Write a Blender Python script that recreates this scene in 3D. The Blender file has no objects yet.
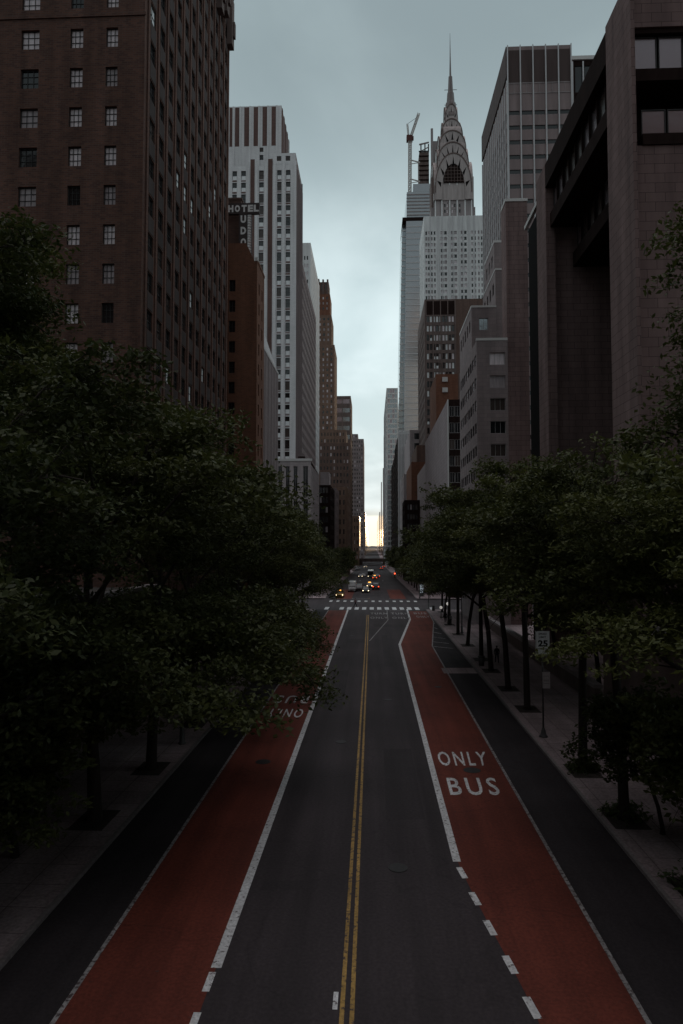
import bpy, math, random
from mathutils import Vector, Matrix
import numpy as np
random.seed(7)
SC = bpy.context.scene
COL = SC.collection
R = math.radians

# ------------------------------------------------------------------ camera
F = 682.67; CX, CY = 341.5, 512.0; H = 12.0
TH = math.atan(33.0 / F); PS = math.atan(30.5 / F * math.cos(TH))
_r = Vector((math.cos(PS), math.sin(PS), 0))
_f = Vector((-math.sin(PS) * math.cos(TH), math.cos(PS) * math.cos(TH), math.sin(TH)))
_u = Vector((math.sin(PS) * math.sin(TH), -math.cos(PS) * math.sin(TH), math.cos(TH)))
cam = bpy.data.cameras.new('camera'); camo = bpy.data.objects.new('camera', cam); COL.objects.link(camo)
camo.location = (0, 0, H); camo.rotation_euler = (math.pi / 2 + TH, 0, PS)
cam.sensor_fit = 'VERTICAL'; cam.sensor_height = 36; cam.lens = 24
cam.clip_start = 0.1; cam.clip_end = 12000
SC.camera = camo

def U(px, py, D):
    d = _r * ((px - CX) / F) + _u * ((CY - py) / F) + _f
    s = D / d.y
    return d.x * s, H + d.z * s
def ux(px, py, D): return U(px, py, D)[0]
def uz(px, py, D): return U(px, py, D)[1]
def G(px, py, z=0.0):
    d = _r * ((px - CX) / F) + _u * ((CY - py) / F) + _f
    s = (z - H) / d.z
    return d.x * s, d.y * s
def proj(p):
    v = Vector(p) - Vector((0, 0, H)); w = v.dot(_f)
    if w <= 0.1: return None
    return CX + F * v.dot(_r) / w, CY - F * v.dot(_u) / w, w

def ground_z(y):
    pts = [(-1e4, 0), (165, 0), (620, -6.0), (1150, -1.5), (9000, -6)]
    for (a, za), (b, zb) in zip(pts, pts[1:]):
        if y <= b: return za + (zb - za) * (y - a) / (b - a)
    return -6.0
def Gs(px, py):
    """ground point under a pixel on the sloping street"""
    z = 0.0
    for _ in range(40):
        x, y = G(px, py, z)
        z = 0.5 * z + 0.5 * ground_z(y)
    return x, y, ground_z(y)

# ------------------------------------------------------------------ materials
MATS = {}
def mat(name, base=(0.5, 0.5, 0.5), rough=0.8, spec=0.3, metal=0.0, emit=None, es=0.0):
    if name in MATS: return MATS[name]
    m = bpy.data.materials.new(name); m.use_nodes = True
    b = m.node_tree.nodes['Principled BSDF']
    b.inputs['Base Color'].default_value = (*base, 1); b.inputs['Roughness'].default_value = rough
    b.inputs['Specular IOR Level'].default_value = spec; b.inputs['Metallic'].default_value = metal
    if emit:
        b.inputs['Emission Color'].default_value = (*emit, 1); b.inputs['Emission Strength'].default_value = es
    MATS[name] = m
    return m
def nd(m, t, **kw):
    n = m.node_tree.nodes.new(t)
    for k, v in kw.items(): setattr(n, k, v)
    return n
def lk(m, a, b): m.node_tree.links.new(a, b)
def wallvec(m, scale=1.0):
    """vector (along wall, height) from position and normal: a brick wall maps the same on every face"""
    g = nd(m, 'ShaderNodeNewGeometry'); sp = nd(m, 'ShaderNodeSeparateXYZ'); lk(m, g.outputs['Position'], sp.inputs[0])
    sn = nd(m, 'ShaderNodeSeparateXYZ'); lk(m, g.outputs['True Normal'], sn.inputs[0])
    ab = nd(m, 'ShaderNodeMath', operation='ABSOLUTE'); lk(m, sn.outputs['Y'], ab.inputs[0])
    gt = nd(m, 'ShaderNodeMath', operation='GREATER_THAN'); lk(m, ab.outputs[0], gt.inputs[0]); gt.inputs[1].default_value = 0.6
    mx = nd(m, 'ShaderNodeMix', data_type='FLOAT'); lk(m, gt.outputs[0], mx.inputs[0])
    lk(m, sp.outputs['Y'], mx.inputs[2]); lk(m, sp.outputs['X'], mx.inputs[3])
    cb = nd(m, 'ShaderNodeCombineXYZ'); lk(m, mx.outputs[0], cb.inputs['X']); lk(m, sp.outputs['Z'], cb.inputs['Y'])
    return cb.outputs[0], g.outputs['Position']
def vary(m, col_out, pos, amt=0.35, scale=0.25, streak=True):
    """weathering: broad blotches and rain streaks"""
    n = nd(m, 'ShaderNodeTexNoise'); n.inputs['Scale'].default_value = scale; n.inputs['Detail'].default_value = 6
    if streak:
        mp = nd(m, 'ShaderNodeMapping'); mp.inputs['Scale'].default_value = (3, 3, 0.35); lk(m, pos, mp.inputs[0]); lk(m, mp.outputs[0], n.inputs['Vector'])
    else: lk(m, pos, n.inputs['Vector'])
    mr = nd(m, 'ShaderNodeMapRange'); mr.inputs[1].default_value = 0.3; mr.inputs[2].default_value = 0.72
    mr.inputs[3].default_value = 1 - amt; mr.inputs[4].default_value = 1 + amt * 0.5
    lk(m, n.outputs['Fac'], mr.inputs[0])
    mx = nd(m, 'ShaderNodeMix', data_type='RGBA', blend_type='MULTIPLY'); mx.inputs[0].default_value = 1
    lk(m, col_out, mx.inputs[6]); lk(m, mr.outputs[0], mx.inputs[7])
    return mx.outputs[2]
def brick(name, c1, c2, mortar, bw=0.45, bh=0.15, amt=0.3, ms=0.02, bump=0.3):
    if name in MATS: return MATS[name]
    m = mat(name, c1, 0.9, 0.2); b = m.node_tree.nodes['Principled BSDF']
    v, pos = wallvec(m)
    t = nd(m, 'ShaderNodeTexBrick'); lk(m, v, t.inputs['Vector'])
    t.inputs['Color1'].default_value = (*c1, 1); t.inputs['Color2'].default_value = (*c2, 1); t.inputs['Mortar'].default_value = (*mortar, 1)
    t.inputs['Scale'].default_value = 1; t.inputs['Brick Width'].default_value = bw; t.inputs['Row Height'].default_value = bh
    t.inputs['Mortar Size'].default_value = ms; t.inputs['Mortar Smooth'].default_value = 0.3
    lk(m, vary(m, t.outputs['Color'], pos, amt), b.inputs['Base Color'])
    bp = nd(m, 'ShaderNodeBump'); bp.inputs['Strength'].default_value = bump; bp.inputs['Distance'].default_value = 0.02
    lk(m, t.outputs['Fac'], bp.inputs['Height']); bp.invert = True; lk(m, bp.outputs[0], b.inputs['Normal'])
    return m
def plaster(name, c, amt=0.22, scale=0.2, rough=0.85, spec=0.25, streak=True, grain=0.0, metal=0.0):
    if name in MATS: return MATS[name]
    m = mat(name, c, rough, spec, metal); b = m.node_tree.nodes['Principled BSDF']
    rgb = nd(m, 'ShaderNodeRGB'); rgb.outputs[0].default_value = (*c, 1)
    g = nd(m, 'ShaderNodeNewGeometry')
    o = vary(m, rgb.outputs[0], g.outputs['Position'], amt, scale, streak)
    if grain: o = vary(m, o, g.outputs['Position'], grain, 14, False)
    lk(m, o, b.inputs['Base Color'])
    return m
def glassm(name, c, rough=0.12, metal=0.0, spec=0.6):
    if name in MATS: return MATS[name]
    m = mat(name, c, rough, spec, metal); b = m.node_tree.nodes['Principled BSDF']
    g = nd(m, 'ShaderNodeNewGeometry'); n = nd(m, 'ShaderNodeTexNoise'); n.inputs['Scale'].default_value = 0.9; lk(m, g.outputs['Position'], n.inputs['Vector'])
    bp = nd(m, 'ShaderNodeBump'); bp.inputs['Strength'].default_value = 0.06; bp.inputs['Distance'].default_value = 0.2
    lk(m, n.outputs['Fac'], bp.inputs['Height']); lk(m, bp.outputs[0], b.inputs['Normal'])
    return m

M = {}
M['brick_dark'] = brick('dark red brick', (0.155, 0.074, 0.054), (0.09, 0.046, 0.038), (0.125, 0.092, 0.08), 0.5, 0.17, 0.35)
M['brick_orange'] = brick('orange brown brick', (0.205, 0.085, 0.05), (0.145, 0.062, 0.04), (0.2, 0.12, 0.09), 0.5, 0.17, 0.25)
M['brick_rust'] = brick('rust brick', (0.23, 0.10, 0.06), (0.17, 0.075, 0.05), (0.18, 0.11, 0.09), 0.8, 0.3, 0.25)
M['brick_brown'] = brick('brown brick', (0.17, 0.105, 0.085), (0.125, 0.08, 0.068), (0.14, 0.1, 0.09), 0.6, 0.2, 0.25)
M['brick_tan'] = brick('tan brick', (0.23, 0.145, 0.108), (0.18, 0.115, 0.09), (0.24, 0.17, 0.14), 1.0, 0.4, 0.25)
M['granite'] = brick('brown granite', (0.225, 0.152, 0.146), (0.195, 0.132, 0.127), (0.085, 0.056, 0.053), 1.5, 0.75, 0.34, 0.022, 0.2)
M['white_brick'] = brick('white glazed brick', (0.80, 0.785, 0.795), (0.73, 0.72, 0.73), (0.5, 0.49, 0.5), 0.9, 0.3, 0.14, 0.02, 0.1)
M['red_stripe'] = brick('red brown spandrel brick', (0.17, 0.10, 0.088), (0.135, 0.082, 0.074), (0.12, 0.08, 0.075), 0.8, 0.3, 0.25)
M['mauve'] = brick('mauve grey brick', (0.29, 0.235, 0.235), (0.25, 0.205, 0.207), (0.19, 0.16, 0.16), 1.2, 0.6, 0.2, 0.02, 0.1)
M['pale_panel'] = brick('pale stone panels', (0.42, 0.36, 0.365), (0.385, 0.335, 0.34), (0.25, 0.22, 0.22), 2.4, 1.6, 0.15, 0.03, 0.15)
M['pale_brick'] = brick('pale glazed brick', (0.36, 0.30, 0.305), (0.31, 0.262, 0.27), (0.2, 0.17, 0.17), 1.5, 0.9, 0.2, 0.04, 0.15)
M['grey_stone'] = plaster('grey stone', (0.33, 0.29, 0.29), 0.25)
M['brown_stone'] = plaster('brown stone', (0.17, 0.125, 0.115), 0.3)
M['silver'] = plaster('silver grey brick', (0.72, 0.72, 0.72), 0.2)
M['steel'] = plaster('stainless steel cladding', (0.38, 0.325, 0.315), 0.25, 0.3, 0.42, 0.5, True, 0.0, 0.3)
M['dark_steel'] = plaster('dark weathering steel', (0.026, 0.016, 0.0145), 0.3, 0.6, 0.9, 0.04)
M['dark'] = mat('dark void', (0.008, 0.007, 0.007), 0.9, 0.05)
M['spandrel'] = plaster('brown spandrel panel', (0.27, 0.21, 0.208), 0.22)
M['fin'] = mat('white metal fin', (0.55, 0.54, 0.55), 0.5, 0.4)
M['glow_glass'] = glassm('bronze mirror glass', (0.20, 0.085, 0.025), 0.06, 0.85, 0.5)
M['tower_glass'] = glassm('grey blue tower glass', (0.40, 0.41, 0.43), 0.18, 0.6, 0.6)
M['umber'] = plaster('umber metal panel', (0.085, 0.06, 0.057), 0.25)
M['deep_brown'] = plaster('deep brown stone', (0.055, 0.04, 0.038), 0.3)
M['coping'] = mat('pale stone coping', (0.58, 0.56, 0.55), 0.8, 0.3)
M['frame_dark'] = mat('dark window frame', (0.03, 0.028, 0.028), 0.6, 0.4)
M['frame_pale'] = mat('pale window frame', (0.42, 0.40, 0.40), 0.6, 0.4)
M['glass'] = glassm('dark window glass', (0.015, 0.016, 0.018), 0.1, 0.0, 0.7)
M['glass_brown'] = glassm('bronze window glass', (0.06, 0.042, 0.037), 0.25, 0.0, 0.5)
M['glass_sky'] = glassm('mirror curtain wall glass', (0.30, 0.33, 0.345), 0.16, 0.75, 0.6)
M['glass_mauve'] = glassm('tinted reflective glass', (0.34, 0.28, 0.30), 0.2, 0.6, 0.6)
M['blind_sheen'] = plaster('pale window blind', (0.80, 0.71, 0.74), 0.2, 1.2, 0.45, 0.5)  # pale pane colours: blinds, with sky reflection painted in
M['blind_sheen_mid'] = plaster('grey window blind', (0.42, 0.36, 0.375), 0.3, 1.2, 0.4, 0.5)
M['blind_sheen_white'] = plaster('white roller blind', (0.85, 0.86, 0.87), 0.1, 1.2, 0.45, 0.5)

# ------------------------------------------------------------------ mesh builder
class MB:
    def __init__(s): s.v = []; s.f = []; s.m = []; s.mats = []; s.smooth = []
    def mi(s, m):
        if m not in s.mats: s.mats.append(m)
        return s.mats.index(m)
    def face(s, pts, m, sm=False):
        i = len(s.v); s.v.extend([tuple(p) for p in pts]); s.f.append(tuple(range(i, i + len(pts)))); s.m.append(s.mi(m)); s.smooth.append(sm)
    def faces(s, vs, fs, m, sm=False):
        i = len(s.v); s.v.extend([tuple(p) for p in vs]); k = s.mi(m)
        for f in fs: s.f.append(tuple(a + i for a in f)); s.m.append(k); s.smooth.append(sm)
    def box(s, x0, x1, y0, y1, z0, z1, m):
        x0, x1 = min(x0, x1), max(x0, x1); y0, y1 = min(y0, y1), max(y0, y1); z0, z1 = min(z0, z1), max(z0, z1)
        vs = [(x0, y0, z0), (x1, y0, z0), (x1, y1, z0), (x0, y1, z0), (x0, y0, z1), (x1, y0, z1), (x1, y1, z1), (x0, y1, z1)]
        s.faces(vs, [(0, 3, 2, 1), (4, 5, 6, 7), (0, 1, 5, 4), (1, 2, 6, 5), (2, 3, 7, 6), (3, 0, 4, 7)], m)
    def obox(s, c, ax, ay, az, m):
        c = Vector(c); ax = Vector(ax); ay = Vector(ay); az = Vector(az)
        vs = [c + ax * i + ay * j + az * k for k in (-1, 1) for j in (-1, 1) for i in (-1, 1)]
        s.faces(vs, [(0, 2, 3, 1), (4, 5, 7, 6), (0, 1, 5, 4), (1, 3, 7, 5), (3, 2, 6, 7), (2, 0, 4, 6)], m)
    def bar(s, a, b, w, m, w2=None):
        a = Vector(a); b = Vector(b); d = b - a
        up = Vector((0, 0, 1)) if abs(d.normalized().z) < 0.95 else Vector((0, 1, 0))
        sx = d.cross(up).normalized(); sy = sx.cross(d).normalized()
        s.obox((a + b) / 2, sx * w / 2, sy * (w2 or w) / 2, d / 2, m)
    def tube(s, pts, rads, m, n=8, cap=True):
        base = len(s.v); k = s.mi(m); P = [Vector(p) for p in pts]
        prev = None
        for i, p in enumerate(P):
            d = (P[min(i + 1, len(P) - 1)] - P[max(i - 1, 0)]).normalized()
            if prev is None: prev = Vector((1, 0, 0)) if abs(d.x) < 0.8 else Vector((0, 1, 0))
            a = (prev - d * prev.dot(d)).normalized(); b = d.cross(a); prev = a
            for j in range(n):
                t = 2 * math.pi * j / n; q = p + (a * math.cos(t) + b * math.sin(t)) * rads[i]; s.v.append(tuple(q))
        for i in range(len(P) - 1):
            for j in range(n):
                s.f.append((base + i * n + j, base + i * n + (j + 1) % n, base + (i + 1) * n + (j + 1) % n, base + (i + 1) * n + j)); s.m.append(k); s.smooth.append(True)
        if cap:
            s.f.append(tuple(base + j for j in reversed(range(n)))); s.m.append(k); s.smooth.append(False)
            e = base + (len(P) - 1) * n; s.f.append(tuple(e + j for j in range(n))); s.m.append(k); s.smooth.append(False)
    def prism(s, poly, axis, a, b, m):
        """polygon (p,q) extruded along axis: 'y' -> (x,z), 'x' -> (y,z), 'z' -> (x,y)"""
        def P(p, t): return {'y': (p[0], t, p[1]), 'x': (t, p[0], p[1]), 'z': (p[0], p[1], t)}[axis]
        n = len(poly)
        vs = [P(p, a) for p in poly] + [P(p, b) for p in poly]
        fs = [tuple(range(n)), tuple(reversed(range(n, 2 * n)))] + [(i, i + n, (i + 1) % n + n, (i + 1) % n) for i in range(n)]
        s.faces(vs, fs, m)
    def loft(s, rings, m, cap=True, sm=False):
        n = len(rings[0]); vs = [p for r in rings for p in r]; fs = []
        for i in range(len(rings) - 1):
            for j in range(n): fs.append((i * n + j, i * n + (j + 1) % n, (i + 1) * n + (j + 1) % n, (i + 1) * n + j))
        if cap: fs.append(tuple(reversed(range(n)))); fs.append(tuple(range((len(rings) - 1) * n, len(rings) * n)))
        s.faces(vs, fs, m, sm)
    def sphere(s, c, r, m, n=10, sz=1.0):
        rings = []
        for i in range(1, n):
            a = math.pi * i / n
            rings.append([(c[0] + r * math.sin(a) * math.cos(2 * math.pi * j / n), c[1] + r * math.sin(a) * math.sin(2 * math.pi * j / n), c[2] - r * sz * math.cos(a)) for j in range(n)])
        s.loft(rings, m, True, True)
    def mesh(s, name, origin=(0, 0, 0)):
        me = bpy.data.meshes.new(name); o = origin
        me.from_pydata([(v[0] - o[0], v[1] - o[1], v[2] - o[2]) for v in s.v], [], s.f)
        for m in s.mats: me.materials.append(m)
        me.polygons.foreach_set('material_index', s.m); me.polygons.foreach_set('use_smooth', s.smooth)
        me.update(); return me
    def build(s, name, parent=None, origin=None, world=True):
        o = origin if origin is not None else (tuple(parent.location) if (parent and world) else (0, 0, 0))
        ob = bpy.data.objects.new(name, s.mesh(name, o)); COL.objects.link(ob)
        if parent: ob.parent = parent
        elif origin is not None: ob.location = origin
        return ob
def tag(o, label=None, cat=None, group=None, kind=None):
    for k, v in (('label', label), ('category', cat), ('group', group), ('kind', kind)):
        if v: o[k] = v
    return o
def thing(name, loc, label, cat, group=None, rz=0):
    o = bpy.data.objects.new(name, None); COL.objects.link(o); o.location = loc; o.rotation_euler = (0, 0, rz)
    return tag(o, label, cat, group)
def struct(mb, name): return tag(mb.build(name), kind='structure')
def copy_tree(o, parent=None):
    c = o.copy(); COL.objects.link(c)
    if parent: c.parent = parent
    for ch in list(o.children): copy_tree(ch, c)
    return c
def text_mesh(txt, size, m, extrude=0.01, bold=0.0, space=1.0, align='CENTER'):
    cu = bpy.data.curves.new('lettering', 'FONT'); cu.body = txt; cu.size = size; cu.extrude = extrude; cu.offset = bold
    cu.align_x = align; cu.space_character = space; cu.resolution_u = 3
    ob = bpy.data.objects.new('lettering', cu); COL.objects.link(ob)
    dg = bpy.context.evaluated_depsgraph_get(); me = bpy.data.meshes.new_from_object(ob.evaluated_get(dg))
    bpy.data.objects.remove(ob); bpy.data.curves.remove(cu)
    me.materials.clear(); me.materials.append(m)
    return me
def text_into(mb, txt, fn, m, size=1.0, bold=0.0, space=1.0):
    """lettering with its box mapped by fn(u,v,w), u and v in 0..1 over the text's own bounds"""
    me = text_mesh(txt, size, m, 0.0, bold, space)
    xs = [v.co.x for v in me.vertices]; ys = [v.co.y for v in me.vertices]
    x0, x1, y0, y1 = min(xs), max(xs), min(ys), max(ys)
    vs = [fn((v.co.x - x0) / (x1 - x0), (v.co.y - y0) / (y1 - y0)) for v in me.vertices]
    mb.faces(vs, [tuple(p.vertices) for p in me.polygons], m)
    bpy.data.meshes.remove(me)

# ------------------------------------------------------------------ buildings
STYLE = {  # muntin columns, rows, frame material, pane choices (material, weight)
    'muntin': (3, 3, 'frame_dark', [('blind_sheen', 6), ('blind_sheen_mid', 4), ('glass', 1)]),
    'muntin_dark': (2, 2, 'frame_dark', [('glass', 11), ('glass_brown', 3), ('blind_sheen_white', 0.75)]),
    'dark': (2, 2, 'frame_dark', [('glass', 6), ('glass_brown', 2)]),
    'plain_dark': (1, 1, 'frame_dark', [('glass', 5), ('glass_brown', 2), ('blind_sheen_mid', 1)]),
    'sash': (1, 2, 'frame_dark', [('split', 6), ('glass', 2), ('glass_brown', 3)]),
    'brownsash': (1, 2, 'frame_dark', [('glass_brown', 4), ('glass', 4), ('blind_sheen', 1.2), ('blind_sheen_mid', 1)]),
    'mixed': (1, 2, 'frame_dark', [('glass', 4), ('blind_sheen_mid', 4), ('blind_sheen', 2)]),
    'office': (3, 1, 'frame_pale', [('glass', 2), ('glass_brown', 2), ('blind_sheen_mid', 4), ('blind_sheen', 1)]),
    'white_blind': (1, 1, 'frame_dark', [('blind_sheen_white', 7), ('blind_sheen', 3), ('glass', 2), ('split', 3)]),
    'curtain': (2, 1, 'frame_pale', [('glass_sky', 5), ('glass_mauve', 2)]),
    'mauve_glass': (2, 1, 'frame_dark', [('glass_mauve', 5), ('glass_brown', 1)]),
    'black_bay': (2, 1, 'frame_pale', [('glass', 5)]),
    'ford': (1, 1, 'frame_dark', [('glass_mauve', 1)]),
}
WCACHE = {}
def window_mesh(w, h, style, pane):
    w = round(w, 2); h = round(h, 2); key = (w, h, style, pane)
    if key in WCACHE: return WCACHE[key]
    nx, nz, fm, _ = STYLE[style]; fr = M[fm]; mb = MB(); t = min(0.075, 0.06 * w + 0.012); d = 0.07
    x0, x1 = -w / 2, w / 2
    if pane == 'split':
        mb.face([(x0, d, h * .48), (x1, d, h * .48), (x1, d, h), (x0, d, h)], M['glass'])
        mb.face([(x0, d, 0), (x1, d, 0), (x1, d, h * .48), (x0, d, h * .48)], M['blind_sheen_white'])
    else: mb.face([(x0, d, 0), (x1, d, 0), (x1, d, h), (x0, d, h)], M[pane])
    mb.box(x0, x0 + t, 0, d + .02, 0, h, fr); mb.box(x1 - t, x1, 0, d + .02, 0, h, fr)
    mb.box(x0 + t, x1 - t, 0, d + .02, 0, t, fr); mb.box(x0 + t, x1 - t, 0, d + .02, h - t, h, fr)
    tm = t * 0.5
    for i in range(1, nx):
        x = x0 + w * i / nx; mb.box(x - tm / 2, x + tm / 2, 0.012, d + .01, t, h - t, fr)
    for j in range(1, nz):
        z = h * j / nz; mb.box(x0 + t, x1 - t, 0.018, d + .012, z - tm / 2, z + tm / 2, fr)
    me = mb.mesh('window'); WCACHE[key] = me; return me

class Building:
    def __init__(s, name, loc, label, cat, seed=0):
        s.root = thing(name, loc, label, cat); s.wall = MB(); s.win = []; s.rng = random.Random(seed or hash(label) % 9999 or 1)
        s.rng = random.Random(sum(map(ord, label)))
        s.trim = MB()
    def facade(s, p0, u, W, z0, z1, cols, rows, m, style, depth=0.25, pane=None, skip=None):
        ux_, uy_ = u; n = (uy_, -ux_); w = s.wall
        def P(a, z, d=0.0): return (p0[0] + ux_ * a - n[0] * d, p0[1] + uy_ * a - n[1] * d, z)
        def q(a, b, c, d_): 
            if b - a > 1e-4 and d_ - c > 1e-4: w.face([P(a, c), P(b, c), P(b, d_), P(a, d_)], m)
        rows = sorted(r for r in rows if r[0] > z0 + 0.02 and r[1] < z1 - 0.02)
        cols = sorted(c for c in cols if c[0] > 0.01 and c[1] < W - 0.01)
        zc = z0
        for (ra, rb) in rows:
            if not cols: break
            q(0, W, zc, ra); zc = rb; ac = 0
            for (ca, cb) in cols:
                q(ac, ca, ra, rb); ac = cb
                for quad in ([(ca, ra, 0), (cb, ra, 0), (cb, ra, depth), (ca, ra, depth)], [(ca, rb, depth), (cb, rb, depth), (cb, rb, 0), (ca, rb, 0)],
                             [(ca, ra, 0), (ca, ra, depth), (ca, rb, depth), (ca, rb, 0)], [(cb, ra, depth), (cb, ra, 0), (cb, rb, 0), (cb, rb, depth)]):
                    w.face([P(a, z, d) for a, z, d in quad], m)
                pn = pane(s.rng, ca, ra) if pane else None
                if not pn:
                    ch = STYLE[style][3]; pn = s.rng.choices([c[0] for c in ch], [c[1] for c in ch])[0]
                s.win.append((P((ca + cb) / 2, ra, depth - 0.1), math.atan2(uy_, ux_), cb - ca, rb - ra, style, pn))
            q(ac, W, ra, rb)
        q(0, W, zc, z1)
    def grid(s, W, z0, z1, sp):
        nc = sp.get('nc', 4); mg = sp.get('mg', 0.8); wf = sp.get('wf', 0.55); pitch = sp.get('pitch', 3.4); hf = sp.get('hf', 0.55)
        cw = (W - 2 * mg) / nc
        cols = sp.get('cols') or [(mg + cw * (i + .5 - wf / 2), mg + cw * (i + .5 + wf / 2)) for i in range(nc)]
        top = z1 - sp.get('top', 1.6); rows = sp.get('rows')
        if rows is None:
            rows = []; z = top
            while z - pitch * hf > max(z0, -6) + sp.get('low', 1.0): rows.append((z - pitch * hf, z)); z -= pitch
        return cols, rows
    def tier(s, x0, x1, y0, y1, z0, z1, side, m, front=None, street=None, cope=None, back=True):
        def dim(sp): return sp or {'cols': [], 'rows': []}
        f = dim(front); c, r = (f['cols'], f['rows']) if not front else s.grid(x1 - x0, z0, z1, f)
        s.facade((x0, y0), (1, 0), x1 - x0, z0, z1, c, r, f.get('m', m), f.get('style', 'dark'), f.get('depth', .25), f.get('pane'))
        g = dim(street); c, r = (g['cols'], g['rows']) if not street else s.grid(y1 - y0, z0, z1, g)
        gm = g.get('m', m)
        if side == 'L':
            s.facade((x1, y0), (0, 1), y1 - y0, z0, z1, c, r, gm, g.get('style', 'dark'), g.get('depth', .25), g.get('pane'))
            s.wall.face([(x0, y0, z0), (x0, y0, z1), (x0, y1, z1), (x0, y1, z0)], m)
        else:
            s.facade((x0, y1), (0, -1), y1 - y0, z0, z1, c, r, gm, g.get('style', 'dark'), g.get('depth', .25), g.get('pane'))
            s.wall.face([(x1, y0, z0), (x1, y1, z0), (x1, y1, z1), (x1, y0, z1)], m)
        s.wall.face([(x1, y1, z0), (x0, y1, z0), (x0, y1, z1), (x1, y1, z1)], m)
        s.wall.face([(x0, y0, z1), (x1, y0, z1), (x1, y1, z1), (x0, y1, z1)], M['brown_stone'])
        if cope:
            cm, ch, co = cope
            t = s.trim
            t.box(x0 - co, x1 + co, y0 - co, y0 + 0.35, z1 + 0.004, z1 + ch, cm)
            t.box(x0 - co, x0 + 0.35, y0 + 0.352, y1, z1 + 0.004, z1 + ch, cm); t.box(x1 - 0.35, x1 + co, y0 + 0.352, y1, z1 + 0.004, z1 + ch, cm)
    def finish(s, maxwin=100, pane_part=False):
        r = s.root; s.wall.build('wall', r)
        if s.trim.v: s.trim.build('coping', r)
        seen = []; rest = []
        for wv in s.win:
            p = proj((wv[0][0], wv[0][1], wv[0][2] + wv[3] / 2))
            if p and -15 < p[0] < 698 and -25 < p[1] < 1000: seen.append((wv[2] * wv[3] / p[2] ** 2, wv))
            else: rest.append(wv)
        seen.sort(key=lambda a: -a[0]); rest += [a[1] for a in seen[maxwin:]]
        for _, wv in seen[:maxwin]:
            o = bpy.data.objects.new('window', window_mesh(wv[2], wv[3], wv[4], wv[5])); COL.objects.link(o); o.parent = r
            o.location = Vector(wv[0]) - r.location; o.rotation_euler = (0, 0, wv[1])
        if rest:
            mb = MB()
            for wv in rest:
                me = window_mesh(wv[2], wv[3], wv[4], wv[5]); c, sn = math.cos(wv[1]), math.sin(wv[1]); base = len(mb.v)
                mb.v.extend([(wv[0][0] + v.co.x * c - v.co.y * sn, wv[0][1] + v.co.x * sn + v.co.y * c, wv[0][2] + v.co.z) for v in me.vertices])
                idx = [mb.mi(x) for x in me.materials]
                for p in me.polygons: mb.f.append(tuple(i + base for i in p.vertices)); mb.m.append(idx[p.material_index]); mb.smooth.append(False)
            tag(mb.build('window', r), kind='stuff')
        return r
# ------------------------------------------------------------------ world
w = bpy.data.worlds.new('World'); SC.world = w; w.use_nodes = True
nt = w.node_tree; nt.nodes.clear()
SUN_EL, SUN_AZ = 3.0, 6.0   # low in the west, a touch to the right of the street axis
def W(t, **kw):
    n = nt.nodes.new(t)
    for k, v in kw.items(): setattr(n, k, v)
    return n
def L(a, b): nt.links.new(a, b)
def Wmath(op, a, b=None, clamp=False):
    n = W('ShaderNodeMath', operation=op, use_clamp=clamp)
    for i, x in enumerate((a, b)):
        if x is None: continue
        if isinstance(x, (int, float)): n.inputs[i].default_value = x
        else: L(x, n.inputs[i])
    return n.outputs[0]
def Wramp(x, a, b, lo=0.0, hi=1.0, smooth=True):
    n = W('ShaderNodeMapRange', interpolation_type='SMOOTHSTEP' if smooth else 'LINEAR')
    n.inputs[1].default_value = a; n.inputs[2].default_value = b; n.inputs[3].default_value = lo; n.inputs[4].default_value = hi
    L(x, n.inputs[0]); return n.outputs[0]
def Wmix(f, a, b, blend='MIX'):
    n = W('ShaderNodeMix', data_type='RGBA', blend_type=blend)
    if isinstance(f, (int, float)): n.inputs[0].default_value = f
    else: L(f, n.inputs[0])
    for i, x in ((6, a), (7, b)):
        if isinstance(x, tuple): n.inputs[i].default_value = (*x, 1)
        else: L(x, n.inputs[i])
    return n.outputs[2]
sky = W('ShaderNodeTexSky', sky_type='NISHITA'); sky.sun_disc = False
sky.sun_elevation = R(SUN_EL); sky.sun_rotation = R(SUN_AZ); sky.air_density = 1.2; sky.dust_density = 2.0
tc = W('ShaderNodeTexCoord'); sp = W('ShaderNodeSeparateXYZ'); L(tc.outputs['Generated'], sp.inputs[0])
dx, dy, dz = sp.outputs
# overcast deck: direction projected on a flat layer, so clouds shrink towards the horizon
zc = Wmath('MAXIMUM', dz, 0.02); zz = Wmath('ADD', zc, 0.18)
cb = W('ShaderNodeCombineXYZ'); L(Wmath('DIVIDE', dx, zz), cb.inputs[0]); L(Wmath('DIVIDE', dy, zz), cb.inputs[1])
n1 = W('ShaderNodeTexNoise'); n1.inputs['Scale'].default_value = 1.7; n1.inputs['Detail'].default_value = 6; n1.inputs['Roughness'].default_value = 0.5; n1.inputs['Distortion'].default_value = 0.35
mp = W('ShaderNodeMapping'); mp.inputs['Location'].default_value = (3.7, 1.3, 0); mp.inputs['Scale'].default_value = (1.0, 0.75, 1); L(cb.outputs[0], mp.inputs[0]); L(mp.outputs[0], n1.inputs['Vector'])
cl = Wramp(n1.outputs['Fac'], 0.34, 0.66)
# brightness against height: paler low down, heavier cloud above
dark = Wmix(Wramp(dz, 0.25, 0.62), (4.7, 5.9, 6.2), (2.15, 2.7, 2.9))
lite = Wmix(Wramp(dz, 0.25, 0.62), (6.3, 7.5, 7.75), (2.95, 3.65, 3.85))
deck = Wmix(cl, dark, lite)
# the deck is brightest overhead, as overcast skies are
deck = Wmix(Wramp(dz, 0.72, 0.93), deck, (8.4, 7.9, 8.1))
# and heavier away from the sunset
deck = Wmix(Wramp(dy, -0.7, 0.25, 0.62, 0), deck, (1.2, 1.3, 1.35))
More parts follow.
